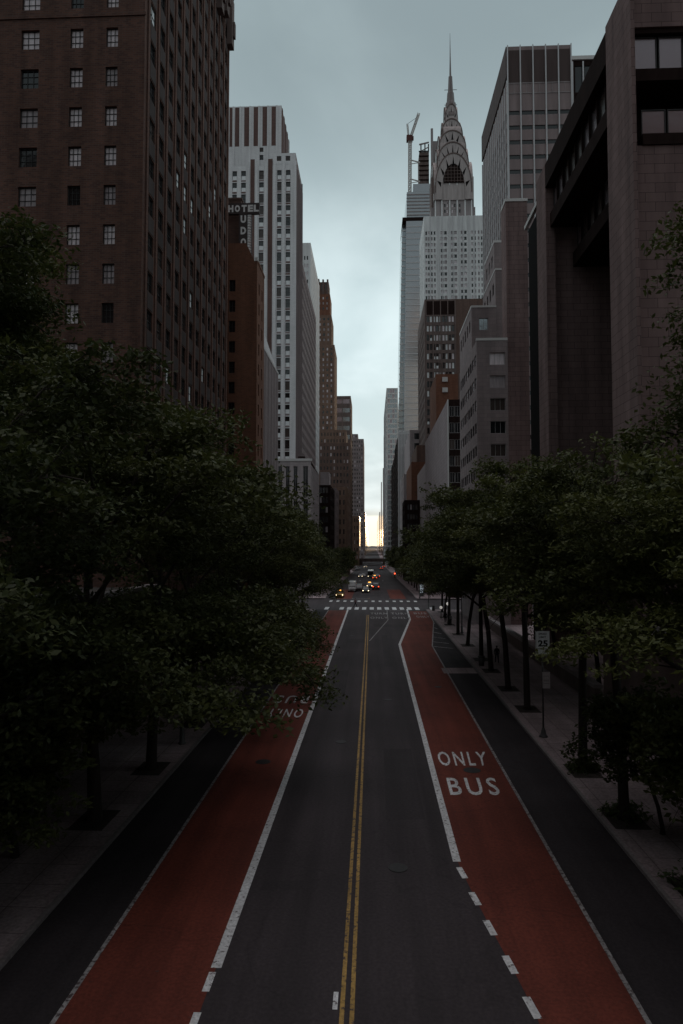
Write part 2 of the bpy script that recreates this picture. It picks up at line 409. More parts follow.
# clear band under the deck's western edge, lit by the setting sun
n2 = W('ShaderNodeTexNoise'); n2.inputs['Scale'].default_value = 9; n2.inputs['Detail'].default_value = 4; L(tc.outputs['Generated'], n2.inputs['Vector'])
edge = Wmath('ADD', dz, Wmath('MULTIPLY', Wmath('SUBTRACT', n2.outputs['Fac'], 0.5), 0.008))
band = Wmath('MULTIPLY', Wramp(edge, 0.0405, 0.0445, 1, 0), Wramp(dy, 0.55, 0.95))
clear = Wmix(Wramp(dz, 0.0, 0.045), (9.6, 8.6, 6.6), (8.0, 8.6, 7.6))
clear = Wmix(Wramp(Wmath('ABSOLUTE', dx), 0.010, 0.03), clear, (9.0, 4.6, 1.5))   # amber to both sides of the street's end
rim = Wmath('MULTIPLY', Wramp(edge, 0.044, 0.056, 1, 0), Wramp(dy, 0.55, 0.95))
deck = Wmix(Wmath('MULTIPLY', rim, 0.4), deck, (3.9, 4.1, 3.4))
deck = Wmix(band, deck, clear)
final = Wmix(0.03, deck, sky.outputs[0])
final = Wmix(Wramp(dz, -0.02, 0.0, 1, 0), final, (0.6, 0.6, 0.6))
bg = W('ShaderNodeBackground'); bg.inputs['Strength'].default_value = 0.1; L(final, bg.inputs['Color'])
out = W('ShaderNodeOutputWorld'); L(bg.outputs[0], out.inputs[0])

sun = bpy.data.lights.new('sun', 'SUN'); sun.energy = 0.8; sun.angle = R(10); sun.color = (1.0, 0.62, 0.30)
so = bpy.data.objects.new('sun', sun); COL.objects.link(so)
sd = Vector((math.sin(R(SUN_AZ)) * math.cos(R(SUN_EL)), math.cos(R(SUN_AZ)) * math.cos(R(SUN_EL)), math.sin(R(SUN_EL))))
so.rotation_euler = sd.to_track_quat('Z', 'Y').to_euler()
SC.view_settings.view_transform = 'Standard'; SC.view_settings.look = 'None'
SC.view_settings.gamma = 1.0; SC.view_settings.exposure = 0.4; SC.view_settings.use_curve_mapping = False

# ------------------------------------------------------------------ ground, road, pavements
def surf(name, base, amt, fine, rough=0.85, spec=0.3, scale=0.12, crack=False, wear=None, slab=0):
    m = mat(name, base, rough, spec); b = m.node_tree.nodes['Principled BSDF']
    rgb = nd(m, 'ShaderNodeRGB'); rgb.outputs[0].default_value = (*base, 1); g = nd(m, 'ShaderNodeNewGeometry')
    # long wear tracks along the street
    mp = nd(m, 'ShaderNodeMapping'); mp.inputs['Scale'].default_value = (1.1, 0.045, 1); lk(m, g.outputs['Position'], mp.inputs[0])
    n = nd(m, 'ShaderNodeTexNoise'); n.inputs['Scale'].default_value = 1.0; n.inputs['Detail'].default_value = 5; lk(m, mp.outputs[0], n.inputs['Vector'])
    mr = nd(m, 'ShaderNodeMapRange'); mr.inputs[1].default_value = 0.3; mr.inputs[2].default_value = 0.7; mr.inputs[3].default_value = 1 - amt; mr.inputs[4].default_value = 1 + amt
    lk(m, n.outputs['Fac'], mr.inputs[0])
    mx = nd(m, 'ShaderNodeMix', data_type='RGBA', blend_type='MULTIPLY'); mx.inputs[0].default_value = 1; lk(m, rgb.outputs[0], mx.inputs[6]); lk(m, mr.outputs[0], mx.inputs[7])
    o = vary(m, mx.outputs[2], g.outputs['Position'], amt, scale, False); o = vary(m, o, g.outputs['Position'], fine, 9.0, False)
    if crack:
        v = nd(m, 'ShaderNodeTexVoronoi', feature='DISTANCE_TO_EDGE'); v.inputs['Scale'].default_value = 0.16
        dn = nd(m, 'ShaderNodeTexNoise'); dn.inputs['Scale'].default_value = 0.5; dn.inputs['Detail'].default_value = 4; lk(m, g.outputs['Position'], dn.inputs['Vector'])
        ad = nd(m, 'ShaderNodeVectorMath', operation='MULTIPLY_ADD'); ad.inputs[1].default_value = (3, 3, 3); lk(m, dn.outputs['Color'], ad.inputs[0]); lk(m, g.outputs['Position'], ad.inputs[2])
        lk(m, ad.outputs[0], v.inputs['Vector'])
        lt = nd(m, 'ShaderNodeMapRange'); lt.inputs[1].default_value = 0.0; lt.inputs[2].default_value = 0.012; lt.inputs[3].default_value = 0.8; lt.inputs[4].default_value = 1.0
        lk(m, v.outputs['Distance'], lt.inputs[0])
        m2 = nd(m, 'ShaderNodeMix', data_type='RGBA', blend_type='MULTIPLY'); m2.inputs[0].default_value = 1; lk(m, o, m2.inputs[6]); lk(m, lt.outputs[0], m2.inputs[7]); o = m2.outputs[2]
    if slab:     # joints between concrete flags
        bt = nd(m, 'ShaderNodeTexBrick'); bt.offset = 0; bt.inputs['Scale'].default_value = 1; bt.inputs['Brick Width'].default_value = slab; bt.inputs['Row Height'].default_value = slab
        bt.inputs['Mortar Size'].default_value = .018; bt.inputs['Color1'].default_value = (1, 1, 1, 1); bt.inputs['Color2'].default_value = (.84, .84, .85, 1); bt.inputs['Mortar'].default_value = (.42, .40, .40, 1)
        lk(m, g.outputs['Position'], bt.inputs['Vector']); bm_ = nd(m, 'ShaderNodeMix', data_type='RGBA', blend_type='MULTIPLY'); bm_.inputs[0].default_value = 1; lk(m, o, bm_.inputs[6]); lk(m, bt.outputs['Color'], bm_.inputs[7]); o = bm_.outputs[2]
    if wear:     # paint rubbed through to the surface below
        wn = nd(m, 'ShaderNodeTexNoise'); wn.inputs['Scale'].default_value = 5.5; wn.inputs['Detail'].default_value = 7; wn.inputs['Roughness'].default_value = .68; lk(m, g.outputs['Position'], wn.inputs['Vector'])
        wr = nd(m, 'ShaderNodeMapRange'); wr.inputs[1].default_value = wear[0]; wr.inputs[2].default_value = wear[0] + .07; lk(m, wn.outputs['Fac'], wr.inputs[0])
        wm = nd(m, 'ShaderNodeMix', data_type='RGBA'); lk(m, wr.outputs[0], wm.inputs[0]); wm.inputs[6].default_value = (*wear[1], 1); lk(m, o, wm.inputs[7]); o = wm.outputs[2]
    lk(m, o, b.inputs['Base Color'])
    fn = nd(m, 'ShaderNodeTexNoise'); fn.inputs['Scale'].default_value = 40; lk(m, g.outputs['Position'], fn.inputs['Vector'])
    bp = nd(m, 'ShaderNodeBump'); bp.inputs['Strength'].default_value = 0.35; bp.inputs['Distance'].default_value = 0.01; lk(m, fn.outputs['Fac'], bp.inputs['Height']); lk(m, bp.outputs[0], b.inputs['Normal'])
    return m
A_ROAD = surf('asphalt', (0.051, 0.041, 0.045), 0.3, 0.3, 0.8, 0.35, 0.12, True)
A_SIDE = surf('older asphalt', (0.040, 0.033, 0.036), 0.25, 0.3, 0.85, 0.3, 0.3, True)
A_RED = surf('red bus lane paint', (0.178, 0.042, 0.027), 0.25, 0.28, 0.8, 0.3, 0.25, True, (0.30, (.07, .045, .042)))
A_WALK = surf('concrete pavement', (0.39, 0.31, 0.315), 0.2, 0.3, 0.9, 0.2, 0.4, True, None, 1.5)
A_KERB = surf('granite kerb', (0.25, 0.22, 0.22), 0.25, 0.3)
A_LAND = surf('bare ground', (0.09, 0.08, 0.075), 0.2, 0.3)
P_WHITE = surf('worn white road paint', (0.76, 0.77, 0.78), 0.16, 0.28, 0.7, 0.3, 0.8, False, (0.37, (.12, .10, .10)))
P_WHITE2 = surf('faded white road paint', (0.42, 0.41, 0.41), 0.3, 0.4, 0.7, 0.3, 0.8, False, (0.42, (.09, .07, .07)))
P_YEL = surf('worn yellow road paint', (0.48, 0.30, 0.09), 0.25, 0.35, 0.7, 0.3, 0.8, False, (0.40, (.08, .06, .055)))
A_PATCH = surf('newer asphalt patch', (0.043, 0.036, 0.039), 0.2, 0.3, 0.8, 0.3, 0.3, False)
A_IRON = surf('cast iron', (0.03, 0.027, 0.027), 0.2, 0.3, 0.6, 0.4)

YS = [-60, -20, 0, 20, 45, 80, 110, 130, 150, 165, 200, 250, 300, 350, 420, 500, 560, 620, 700, 800, 900, 1000, 1150, 1500, 2200]
def strip(x0, x1, dz, m, ya=-60, yb=2200, mb=None):
    mb = mb or MB(); ys = [y for y in YS if ya < y < yb]; ys = [ya] + ys + [yb]
    for a, b in zip(ys, ys[1:]):
        mb.face([(x0, a, ground_z(a) + dz), (x1, a, ground_z(a) + dz), (x1, b, ground_z(b) + dz), (x0, b, ground_z(b) + dz)], m)
    return mb
g = MB()
ys = [-3000] + YS + [4000, 9000]
for a, b in zip(ys, ys[1:]):
    g.face([(-5000, a, ground_z(a) - 0.3), (5000, a, ground_z(a) - 0.3), (5000, b, ground_z(b) - 0.3), (-5000, b, ground_z(b) - 0.3)], A_LAND)
struct(g, 'ground')
XL, XR = -10.5, 9.85
struct(strip(XL, XR, 0.0, A_ROAD), 'road')
mb = MB()
for (a, b) in ((132 - 6, 150),):
    pass
mb.face([(-160, 128, -0.004), (XL, 128, -0.004), (XL, 152, -0.004), (-160, 152, -0.004)], A_ROAD)
mb.face([(XR, 128, -0.004), (160, 128, -0.004), (160, 152, -0.004), (XR, 152, -0.004)], A_ROAD)
struct(mb, 'cross_street')
def line(pts, wd, m, z=0.012, mb=None):
    """painted line: a ribbon along ground points"""
    mb = mb or MB(); P = [Vector((p[0], p[1])) for p in pts]; prev = None
    Ls, Rs = [], []
    for i, p in enumerate(P):
        d = (P[min(i + 1, len(P) - 1)] - P[max(i - 1, 0)]).normalized(); n = Vector((-d.y, d.x))
        Ls.append(p + n * wd / 2); Rs.append(p - n * wd / 2)
    for i in range(len(P) - 1):
        mb.face([(*Rs[i], ground_z(Rs[i].y) + z), (*Rs[i + 1], ground_z(Rs[i + 1].y) + z), (*Ls[i + 1], ground_z(Ls[i + 1].y) + z), (*Ls[i], ground_z(Ls[i].y) + z)], m)
    return mb
# parking lanes of older, darker asphalt along both kerbs
struct(strip(XL, -8.04, 0.004, A_SIDE, -60, 128), 'left_parking_lane'); struct(strip(7.0, XR, 0.004, A_SIDE, -60, 128), 'right_parking_lane')
# red lanes
RL = [G(532, 1008), G(510, 965), G(490, 928), G(475, 899), G(462, 873), G(457, 861), G(420.6, 724), G(399.4, 643.5), G(409.5, 619.5), G(407, 611.5)]
RL = [(4.6, 8.0)] + [(x, y) for x, y in RL]
RR = [(6.9, 0.0), (6.92, 26.0)] + [G(432.3, 646), G(433.6, 622), G(428, 611.5)]
mb = MB()
left = [(p[0] + 0.02, p[1]) for p in RL]; right = list(RR)
def xat(P, y):
    P = sorted(P, key=lambda p: p[1])
    if y <= P[0][1]: return P[0][0]
    for a, b in zip(P, P[1:]):
        if y <= b[1]: return a[0] + (b[0] - a[0]) * (y - a[1]) / max(1e-6, b[1] - a[1])
    return P[-1][0]
yy = sorted(set([8.0, 12] + [p[1] for p in left] + [p[1] for p in right if p[1] > 8] + [125.0]))
for a, b in zip(yy, yy[1:]):
    mb.face([(xat(left, a), a, .008), (xat(right, a), a, .008), (xat(right, b), b, .008), (xat(left, b), b, .008)], A_RED)
struct(mb, 'right_bus_lane')
mb = MB(); mb.face([(-8.0, -20, .008), (-4.45, -20, .008), (-4.45, 126, .008), (-8.0, 126, .008)], A_RED)
struct(mb, 'left_bus_lane')
struct(strip(-8.0, -4.6, 0.008, A_RED, 153, 190), 'far_left_bus_lane'); struct(strip(4.0, 7.6, 0.008, A_RED, 153, 190), 'far_right_bus_lane')
# painted markings
mk = MB()
line([(-4.45, 19.8), (-4.45, 60), (-4.5, 127)], 0.30, P_WHITE, .014, mk)
for py in (982, 1024, 1070): x, y = G(208 if py == 982 else 184, py); line([(-4.5, y - .42), (-4.5, y + .42)], 0.2, P_WHITE, .014, mk)
line([(-8.04, -10), (-8.04, 60), (-8.04, 126)], 0.13, P_WHITE2, .014, mk)
for px, py in ((532, 1008), (510, 965), (490, 928), (475, 899), (462, 873)):
    x, y = G(px, py); line([(x + .06, y - .42), (x - .06, y + .42)], 0.22, P_WHITE, .014, mk)
line([G(457, 862), G(436, 783), G(420.6, 724), G(399.6, 644.5), G(410, 619.5), G(407, 609)], 0.30, P_WHITE, .014, mk)
line([(p[0], p[1]) for p in RR], 0.14, P_WHITE2, .015, mk)
for dxx in (-0.13, 0.13): line([(-0.66 + dxx, -5), (-0.68 + dxx, 60), (-0.74 + dxx, 118)], 0.12, P_YEL, .014, mk)
x, y = G(335.5, 1001); line([(x, y - .35), (x, y + .35)], 0.13, P_WHITE, .014, mk)
line([G(369.5, 641), G(388, 620), G(387, 610)], 0.13, P_WHITE2, .014, mk)
for i in range(6):
    yb = G(440, 623 + i * 4.7)[1]; x0 = xat(RR, yb) + .1; line([(x0, yb), (XR - .5, yb - 1.5)], 0.22, P_WHITE2, .014, mk)
for k, (a, b) in enumerate(((6.3, 9.2),)):   # crosswalk over the near arm, then over the far arm
    for i in range(15):
        xx = -8.6 + i * 1.42
        if i == 1 or i == 13: continue
        line([(xx, 127.6), (xx, 132.6)], 0.78, P_WHITE, .016, mk)
for i in range(13):
    xx = -8.8 + i * 1.5; line([(xx, 145.2), (xx, 148.2)], 0.62, P_WHITE, .016, mk)
line([(-0.4, 126.2), (7.3, 126.2)], 0.12, P_WHITE2, .016, mk)
line([(-4.4, 153.0), (-0.9, 153.0)], 0.4, P_WHITE2, .016, mk)
line([(-4.45, 154), (-4.45, 260)], 0.26, P_WHITE2, .014, mk); line([(4.0, 154), (4.0, 260)], 0.26, P_WHITE2, .014, mk)
for dxx in (-0.13, 0.13): line([(-0.74 + dxx, 154), (-0.74 + dxx, 400)], 0.12, P_YEL, .014, mk)
struct(mk, 'road_markings')
# lettering on the lanes
def roadtext(mb, txt, c00, c10, c01, c11, m, z=.018, bold=.012):
    c00, c10, c01, c11 = map(Vector, (c00, c10, c01, c11))
    def fn(u, v):
        p = c00 * (1 - u) * (1 - v) + c10 * u * (1 - v) + c01 * (1 - u) * v + c11 * u * v
        return (p.x, p.y, z)
    text_into(mb, txt, fn, m, 1.0, bold, 1.3)
tx = MB()
roadtext(tx, 'ONLY', G(440.5, 766), G(488, 766), G(436, 752), G(485, 752), P_WHITE)
roadtext(tx, 'BUS', G(450.5, 795.5), G(501, 795.5), G(446, 778), G(495, 778), P_WHITE)
# the lane on the other side is read from the far end
roadtext(tx, 'BUS', (-4.95, 54.8), (-7.5, 54.8), (-4.95, 52.2), (-7.5, 52.2), P_WHITE)
roadtext(tx, 'ONLY', (-4.95, 50.4), (-7.5, 50.4), (-4.95, 47.9), (-7.5, 47.9), P_WHITE)
for (xa, xb) in ((-0.3, 2.6), (3.3, 6.4)):
    roadtext(tx, 'ONLY', (xa, 112), (xb, 112), (xa, 115), (xb, 115), P_WHITE2, bold=.02)
    roadtext(tx, 'TURN', (xa, 119), (xb, 119), (xa, 122), (xb, 122), P_WHITE2, bold=.02)
roadtext(tx, 'ONLY', (8.0 - .6, 114), (10.2 - .6, 114), (8.0 - .6, 117), (10.2 - .6, 117), P_WHITE2, bold=.02)
roadtext(tx, 'BUS', (7.3, 119.5), (9.5, 119.5), (7.3, 122.5), (9.5, 122.5), P_WHITE2, bold=.02)
struct(tx, 'road_lettering')
mh = MB()
for px, py, r in ((263, 762, .42), (472, 770.5, .46), (438, 687, .3), (330, 655, .35), (398, 868, .36), (341, 742, .33), (300, 905, .0), (388, 700, .3), (352, 636, .36)):
    if r: x, y = G(px, py); mh.prism([(x + r * math.cos(a * math.pi / 12), y + r * math.sin(a * math.pi / 12)) for a in range(24)], 'z', .010, .021, A_IRON)
tag(mh.build('manhole_covers'), kind='structure')
# cut and refilled trenches, sealed seams
mb = MB()
for (x0, x1, y0, y1) in ((0.6, 2.3, 30.5, 41), (-3.6, -2.2, 50, 66), (1.2, 2.0, 68, 92), (-3.2, -0.95, 84, 88), (0.2, 3.0, 101, 104.5), (-3.9, -1.0, 24.2, 25.0)):
    mb.face([(x0, y0, .004), (x1, y0 + .15, .004), (x1 - .05, y1, .004), (x0 + .04, y1 - .1, .004)], A_PATCH)
struct(mb, 'asphalt_patches')
# lighter patch across the right parking lane
mb = MB(); p = [G(441, 668), G(476, 668), G(483, 673.5), G(444, 673.5)]; mb.face([(*a, .012) for a in (p[3], p[2], p[1], p[0])], A_WALK)
struct(mb, 'road_patch')
# kerbs and pavements (raised 0.14)
def kerbed(name, xa, xb, kx, ya, yb):
    mb = MB(); s_ = 1 if xb > xa else -1
    lo, hi = min(xa, xb), max(xa, xb)
    strip(lo, hi, 0.14, A_WALK, ya, yb, mb)
    ys = [ya] + [y for y in YS if ya < y < yb] + [yb]
    kb = MB()
    for a, b in zip(ys, ys[1:]):
        za, zb = ground_z(a), ground_z(b); x0, x1 = sorted((kx, kx + 0.16 * s_))
        x0 -= .0
        vs = [(x0, a, za - .3), (x1, a, za - .3), (x1, b, zb - .3), (x0, b, zb - .3), (x0, a, za + .146), (x1, a, za + .146), (x1, b, zb + .146), (x0, b, zb + .146)]
        kb.faces(vs, [(4, 5, 6, 7), (0, 1, 5, 4), (1, 2, 6, 5), (2, 3, 7, 6), (3, 0, 4, 7)], A_KERB)
    struct(mb, name); struct(kb, name.replace('pavement', 'kerb'))
kerbed('left_pavement', XL, -40, XL - .0, -60, 127)
kerbed('right_pavement', XR, 40, XR, -60, 127)
kerbed('far_left_pavement', XL, -20, XL, 153, 2200)
kerbed('far_right_pavement', XR, 20, XR, 153, 2200)
# distant rise at the end of the street
mb = MB(); P2 = []
for i in range(41):
    x = -900 + 45 * i; P2.append((x, 8 + 6 * math.sin(i * .9) + 4 * math.sin(i * 2.3) - abs(i - 20) * .1))
for a, b in zip(P2, P2[1:]):
    for (ya, fa), (yb, fb) in (((3300, -2), (3500, 1)), ((3500, 1), (3900, .2))):
        za = lambda p, f_: (p[1] + 4) * f_ - 4
        mb.face([(a[0], ya, za(a, fa) if fa > 0 else -8), (b[0], ya, za(b, fa) if fa > 0 else -8), (b[0], yb, za(b, fb)), (a[0], yb, za(a, fb))], A_LAND)
struct(mb, 'distant_hill')
# ================================================================== buildings, left side
FX = 20.0
# --- dark brick apartment tower
D1, D2 = 57.5, 92.0
zt = uz(231, 12, D2)
b = Building('apartment_tower', (-40, 57.5, 0), 'dark brick apartment tower with gridded windows rising behind the near street trees', 'building')
x0, x1 = -78.0, -FX
wx = [(20, 38), (69, 82), (105, 117)]
cols = []
for a, c in wx: cols.append((ux(a, 100, D1) - x0, ux(c, 100, D1) - x0))
for k in range(1, 9):
    cc = cols[0][0] - 4.1 * k; cols.append((cc, cc + (1.5 if k % 3 == 0 else 1.1)))
zr = [uz(93, 28 + 39.3 * i, D1) for i in range(-8, 13)]
rows = [(z - 1.78, z) for z in zr]
b.facade((x0, D1), (1, 0), x1 - x0, -1, zt, cols, rows, M['brick_dark'], 'muntin', .28)
sc_, sw = [], 1.05
n = 12; pitch = (D2 - D1 - 1.2) / n
for i in range(n): c = .9 + pitch * (i + .5); sc_.append((c - .82, c + .82))
lit = set([(4, 2), (5, 2), (7, 1), (7, 5), (8, 9), (3, 6), (10, 3), (6, 4)])
b.facade((x1, D1), (0, 1), D2 - D1, -1, zt, sc_, rows, M['brick_dark'], 'muntin_dark', .22)
for (ca, cb) in sc_:           # added dark panels, painting shade into the street face between windows
    for (z0, z1), (z2, z3) in zip(rows[1:], rows):
        if z2 - z1 > .3: b.wall.box(x1 + .004, x1 + .04, D1 + ca + .06, D1 + cb - .06, z1 + .12, z2 - .1, M['deep_brown'])
for i in range(n + 1):       # piers between the bays
    y = D1 + .9 + pitch * i; b.wall.box(x1 - .01, x1 + .14, y - .26, y + .26, 0, zt - 2.5, M['brick_dark'])
b.wall.face([(x0, D1, -1), (x0, D1, zt), (x0, D2, zt), (x0, D2, -1)], M['brick_dark'])
b.wall.face([(x1, D2, -1), (x0, D2, -1), (x0, D2, zt), (x1, D2, zt)], M['brick_dark'])
b.wall.face([(x0, D1, zt), (x1, D1, zt), (x1, D2, zt), (x0, D2, zt)], M['brick_dark'])
for z in (zr[2] + 1.0, zr[8] + 1.0): b.wall.box(x0, x1 + .1, D1 - .1, D1 - .005, z, z + .28, M['brick_dark'])
# carved finials along the roofline of the street face
for k, yv in enumerate([D2 - .6 - 3.2 * i for i in range(9)]):
    zb = zt - 3.4 if k % 2 else zt - 5.6
    b.trim.box(x1 + .005, x1 + .75, yv - .7, yv + .7, zb, zt + 1.2, M['brown_stone'])
    b.trim.box(x1 + .1, x1 + 1.05, yv - .35, yv + .35, zb + 1.3, zb + 3.4, M['brown_stone'])
    b.trim.tube([(x1 + .4, yv, zt + 1.2), (x1 + .4, yv, zt + 2.0), (x1 + .4, yv, zt + 3.4)], [.45, .32, .05], M['brown_stone'], 6)
b.finish(110)

# --- orange brick hotel with the sign
D3, D4 = 100.0, 106.8
b = Building('brick_hotel', (-24, D3, 0), 'orange brown brick hotel with a sloping gable and one column of dark windows', 'building')
x1 = ux(257, 300, D3); x0 = -42.0
zlo, zhi, ztop = uz(256, 261, D3), uz(247, 243, D3), uz(240, 203, D3 + 3)
cols = [(ux(228.6, 360, D3) - x0, ux(234.8, 360, D3) - x0), (ux(214, 360, D3) - x0, ux(220, 360, D3) - x0)]
rows = [(uz(232, y + 11.5, D3), uz(232, y, D3)) for y in [259.5 + 20.4 * i for i in range(11)]]
b.facade((x0, D3), (1, 0), x1 - x0, -1, zlo, cols, rows, M['brick_orange'], 'muntin_dark', .3)
xs = ux(246, 250, D3); xm = ux(254.5, 262, D3)
b.wall.prism([(x0, zlo), (xm, zlo), (xs, zhi), (x0, zhi)], 'y', D3, D3 + .5, M['brick_orange'])
b.facade((x1, D3), (0, 1), D4 - D3, -1, zlo, [(1.4, 2.3), (4.2, 5.1)], rows, M['brick_orange'], 'muntin_dark', .3)
b.wall.face([(x0, D3, zlo), (x1, D3, zlo), (x1, D4, zlo), (x0, D4, zlo)], M['brown_stone'])
b.wall.face([(x1, D4, -1), (x0, D4, -1), (x0, D4, zlo), (x1, D4, zlo)], M['brick_orange'])
b.wall.face([(x0, D3, -1), (x0, D3, zlo), (x0, D4, zlo), (x0, D4, -1)], M['brick_orange'])
xu = ux(241, 230, D3 + 2.0)
b.wall.box(x0, xu, D3 + 2.0, D4 - .1, zlo - 1, ztop, M['brick_brown'])
b.wall.box(x0, xu + .15, D3 + 1.9, D4, ztop, ztop + .3, M['brick_brown'])
b.trim.box(xm + .05, x1 + .08, D3 - .08, D3 + .5, zlo + .004, zlo + .55, M['coping'])
b.trim.box(x1 - .3, x1 + .08, D3 + .505, D4, zlo + .004, zlo + .4, M['brick_orange'])
b.finish(60)
# the sign: a row and a column of letters sharing one T
DS = D3 + 0.6
sg = thing('hotel_sign', (ux(244, 210, DS), DS, zhi), 'dark rooftop sign with pale letters HOTEL across and TUDOR down above the orange brick hotel', 'sign')
mbp = MB(); dk = mat('dark sign board', (0.06, 0.045, 0.045), 0.6, 0.3)
sx0, sx1 = ux(228.5, 208, DS), ux(259.5, 208, DS); sz0, sz1 = uz(244, 213.8, DS), uz(244, 203, DS)
vx0, vx1 = ux(238.8, 225, DS), ux(247.2, 225, DS); vz0 = uz(244, 258, DS)
mbp.box(sx0, sx1, DS, DS + .5, sz0, sz1, dk); mbp.box(vx0, vx1, DS + .02, DS + .48, vz0, sz0 - .003, dk)
mbp.build('board', sg)
lw = mat('pale sign letters', (0.78, 0.76, 0.76), 0.6, 0.3)
mbl = MB()
hw = (sx1 - sx0)
def glyph(ch, xa, xb, za, zb, y):
    def fn(u, v): return (xa + (xb - xa) * u, y, za + (zb - za) * v)
    text_into(mbl, ch, fn, lw, 1.0, .06)
step = 4.55
tcx = 244.2
for ch, k in (('H', -2.12), ('O', -1.08), ('T', 0), ('E', 1.0), ('L', 1.92)):
    c = tcx + k * 6.3; glyph(ch, ux(c - 2.6, 208, DS), ux(c + 2.6, 208, DS), uz(244, 212, DS), uz(244, 205, DS), DS - .03)
for i, ch in enumerate('UDOR'):
    y0 = 215.3 + i * 11.5; glyph(ch, ux(tcx - 3.6, y0, DS), ux(tcx + 1.9, y0, DS), uz(244, y0 + 7.6, DS), uz(244, y0, DS), DS - .012)
mbl.build('lettering', sg)
mbs = MB()
for i in range(17):
    z = vz0 + (sz0 - vz0) * (i + .5) / 17; mbs.box(vx1 + .05, vx1 + .6, DS + .1, DS + .4, z - .1, z + .1, lw)
mbs.box(vx1 + .602, vx1 + .68, DS + .1, DS + .4, vz0, sz0, dk)
mbs.build('bracket', sg)

# --- plain pale building behind the hotel
D5 = 124.5
b = Building('pale_panel_building', (-24, D4, 0), 'plain mauve grey panel wall between the orange brick hotel and the white striped tower', 'building')
xr = ux(263, 400, D4 + .3); zp = uz(263, 348, D4 + .3)
b.tier(-46, xr, D4 + .3, D5, -1, zp, 'L', M['mauve'], None, None, (M['coping'], .4, .06))
for i in range(5): y = D4 + 2 + i * 3.5; b.wall.box(xr - .01, xr + .06, y, y + .12, 0, zp, M['mauve'])
b.finish()

xq = xr - .5
b = Building('sloped_white_wall', (-30, 108, 0), 'bright sloped white wall above the plain mauve grey panel wall beside the hotel', 'building')
b.wall.prism([(108, zp - 6), (108, uz(263.5, 324, 108)), (126.5, uz(279, 371, 126.5)), (126.5, zp - 12)], 'x', -46, xq, M['white_brick'])
b.finish()

# --- white brick tower with red brown stripes
DN = 196.0
b = Building('striped_tower', (-40, DN, 0), 'tall white brick tower with red brown vertical stripes and stepped top behind the hotel sign', 'building')
xa, xb = ux(214, 250, DN), ux(296.2, 250, DN)
zst = uz(290, 152, DN); zc = uz(250, 166, DN)
def pcols(lst, py, D, x0): return [(ux(a, py, D) - x0, ux(c, py, D) - x0) for a, c in lst]
wp = [(222.5, 227), (231.7, 236.4), (240.6, 245.4), (258.6, 263.4), (276.8, 281.3), (285.6, 290.2)]
yr = [166 + 4.5 + 11.72 * i for i in range(30)]
rows = [(uz(260, y + 8.9, DN), uz(260, y, DN)) for y in yr]
b.facade((xa, DN), (1, 0), xb - xa, -1, zc, pcols(wp, 250, DN, xa), rows, M['white_brick'], 'sash', .35)
for s0, s1 in ((249.9, 254.2), (267.6, 272.2)): b.wall.box(ux(s0, 250, DN), ux(s1, 250, DN), DN - .03, DN - .003, 0, zc + 2, M['red_stripe'])
for a, c in wp:     # spandrels between the windows of each column
    for (z0, z1), (z2, z3) in zip(rows[1:], rows): b.wall.box(ux(a, 250, DN) + .02, ux(c, 250, DN) - .02, DN - .03, DN - .003, z1 + .25, z2 - .12, M['red_stripe'] if b.rng.random() < .22 else M['mauve'])
for a, c in ((294, 296.2), (282.4, 284.6), (273.2, 275.6), (264.6, 266.6), (255.2, 257.4), (247, 249)):   # white piers stand proud
    b.wall.box(ux(a, 250, DN), ux(c, 250, DN), DN - .3, DN - .004, 0, zc + 1.2, M['white_brick'])
De = 214.0
sidecols = [(1.2 + 2.6 * i, 2.5 + 2.6 * i) for i in range(6)]
b.facade((xb, DN), (0, 1), De - DN, -1, zc, sidecols, rows, M['mauve'], 'brownsash', .3)  # mauve on this white tower's flanks paints in the street side's shade
for i in range(7): b.wall.box(xb - .01, xb + .22, DN + .3 + 2.6 * i, DN + .9 + 2.6 * i, 0, zc, M['mauve'])
xstep = ux(272, 160, DN)
b.wall.box(xa, xb - .15, DN + .4, De - .2, zc, zc + .02, M['brown_stone'])
# upper shoulder
cols = pcols([(276.8, 281.3), (285.6, 290.2)], 158, DN + .5, xstep); b.facade((xstep, DN + .5), (1, 0), xb - .3 - xstep, zc, zst, cols, [(uz(280, 160, DN), uz(280, 155, DN))], M['white_brick'], 'dark', .3)
b.facade((xb - .3, DN + .5), (0, 1), De - DN - .7, zc, zst, [], [], M['mauve'], 'dark')
b.wall.face([(xstep, DN + .5, zst), (xb - .3, DN + .5, zst), (xb - .3, De - .2, zst), (xstep, De - .2, zst)], M['brown_stone'])
# top tier
DT = DN + 3.5; xt = ux(281.5, 106, DT); ztt = uz(260, 106, DT)
b.facade((xa, DT), (1, 0), xt - xa, zc, ztt, pcols([(258.6, 263.4), (222.5, 227)], 150, DT, xa), [(uz(260, 160, DT), uz(260, 155, DT)), (uz(260, 152, DT), uz(260, 147.5, DT))], M['white_brick'], 'dark', .3)
for s0, s1 in ((229.5, 232.6), (235, 239.5), (244.2, 249.3), (253.6, 258.2), (262.5, 267.2), (271.5, 276)):
    b.wall.box(ux(s0, 130, DT), ux(s1, 130, DT), DT - .03, DT - .003, uz(260, 146, DT), ztt - .3, M['red_stripe'])
    b.wall.box(ux(s1, 130, DT), ux(s1 + 1.6, 130, DT), DT - .3, DT - .003, zc, ztt - .1, M['white_brick'])
b.facade((xt, DT), (0, 1), De - DT + 2, zc, ztt, [], [], M['mauve'], 'dark')
for i in range(5): b.wall.box(xt - .01, xt + .2, DT + 1 + 4 * i, DT + 2.4 + 4 * i, zc, ztt - .2, M['red_stripe'])
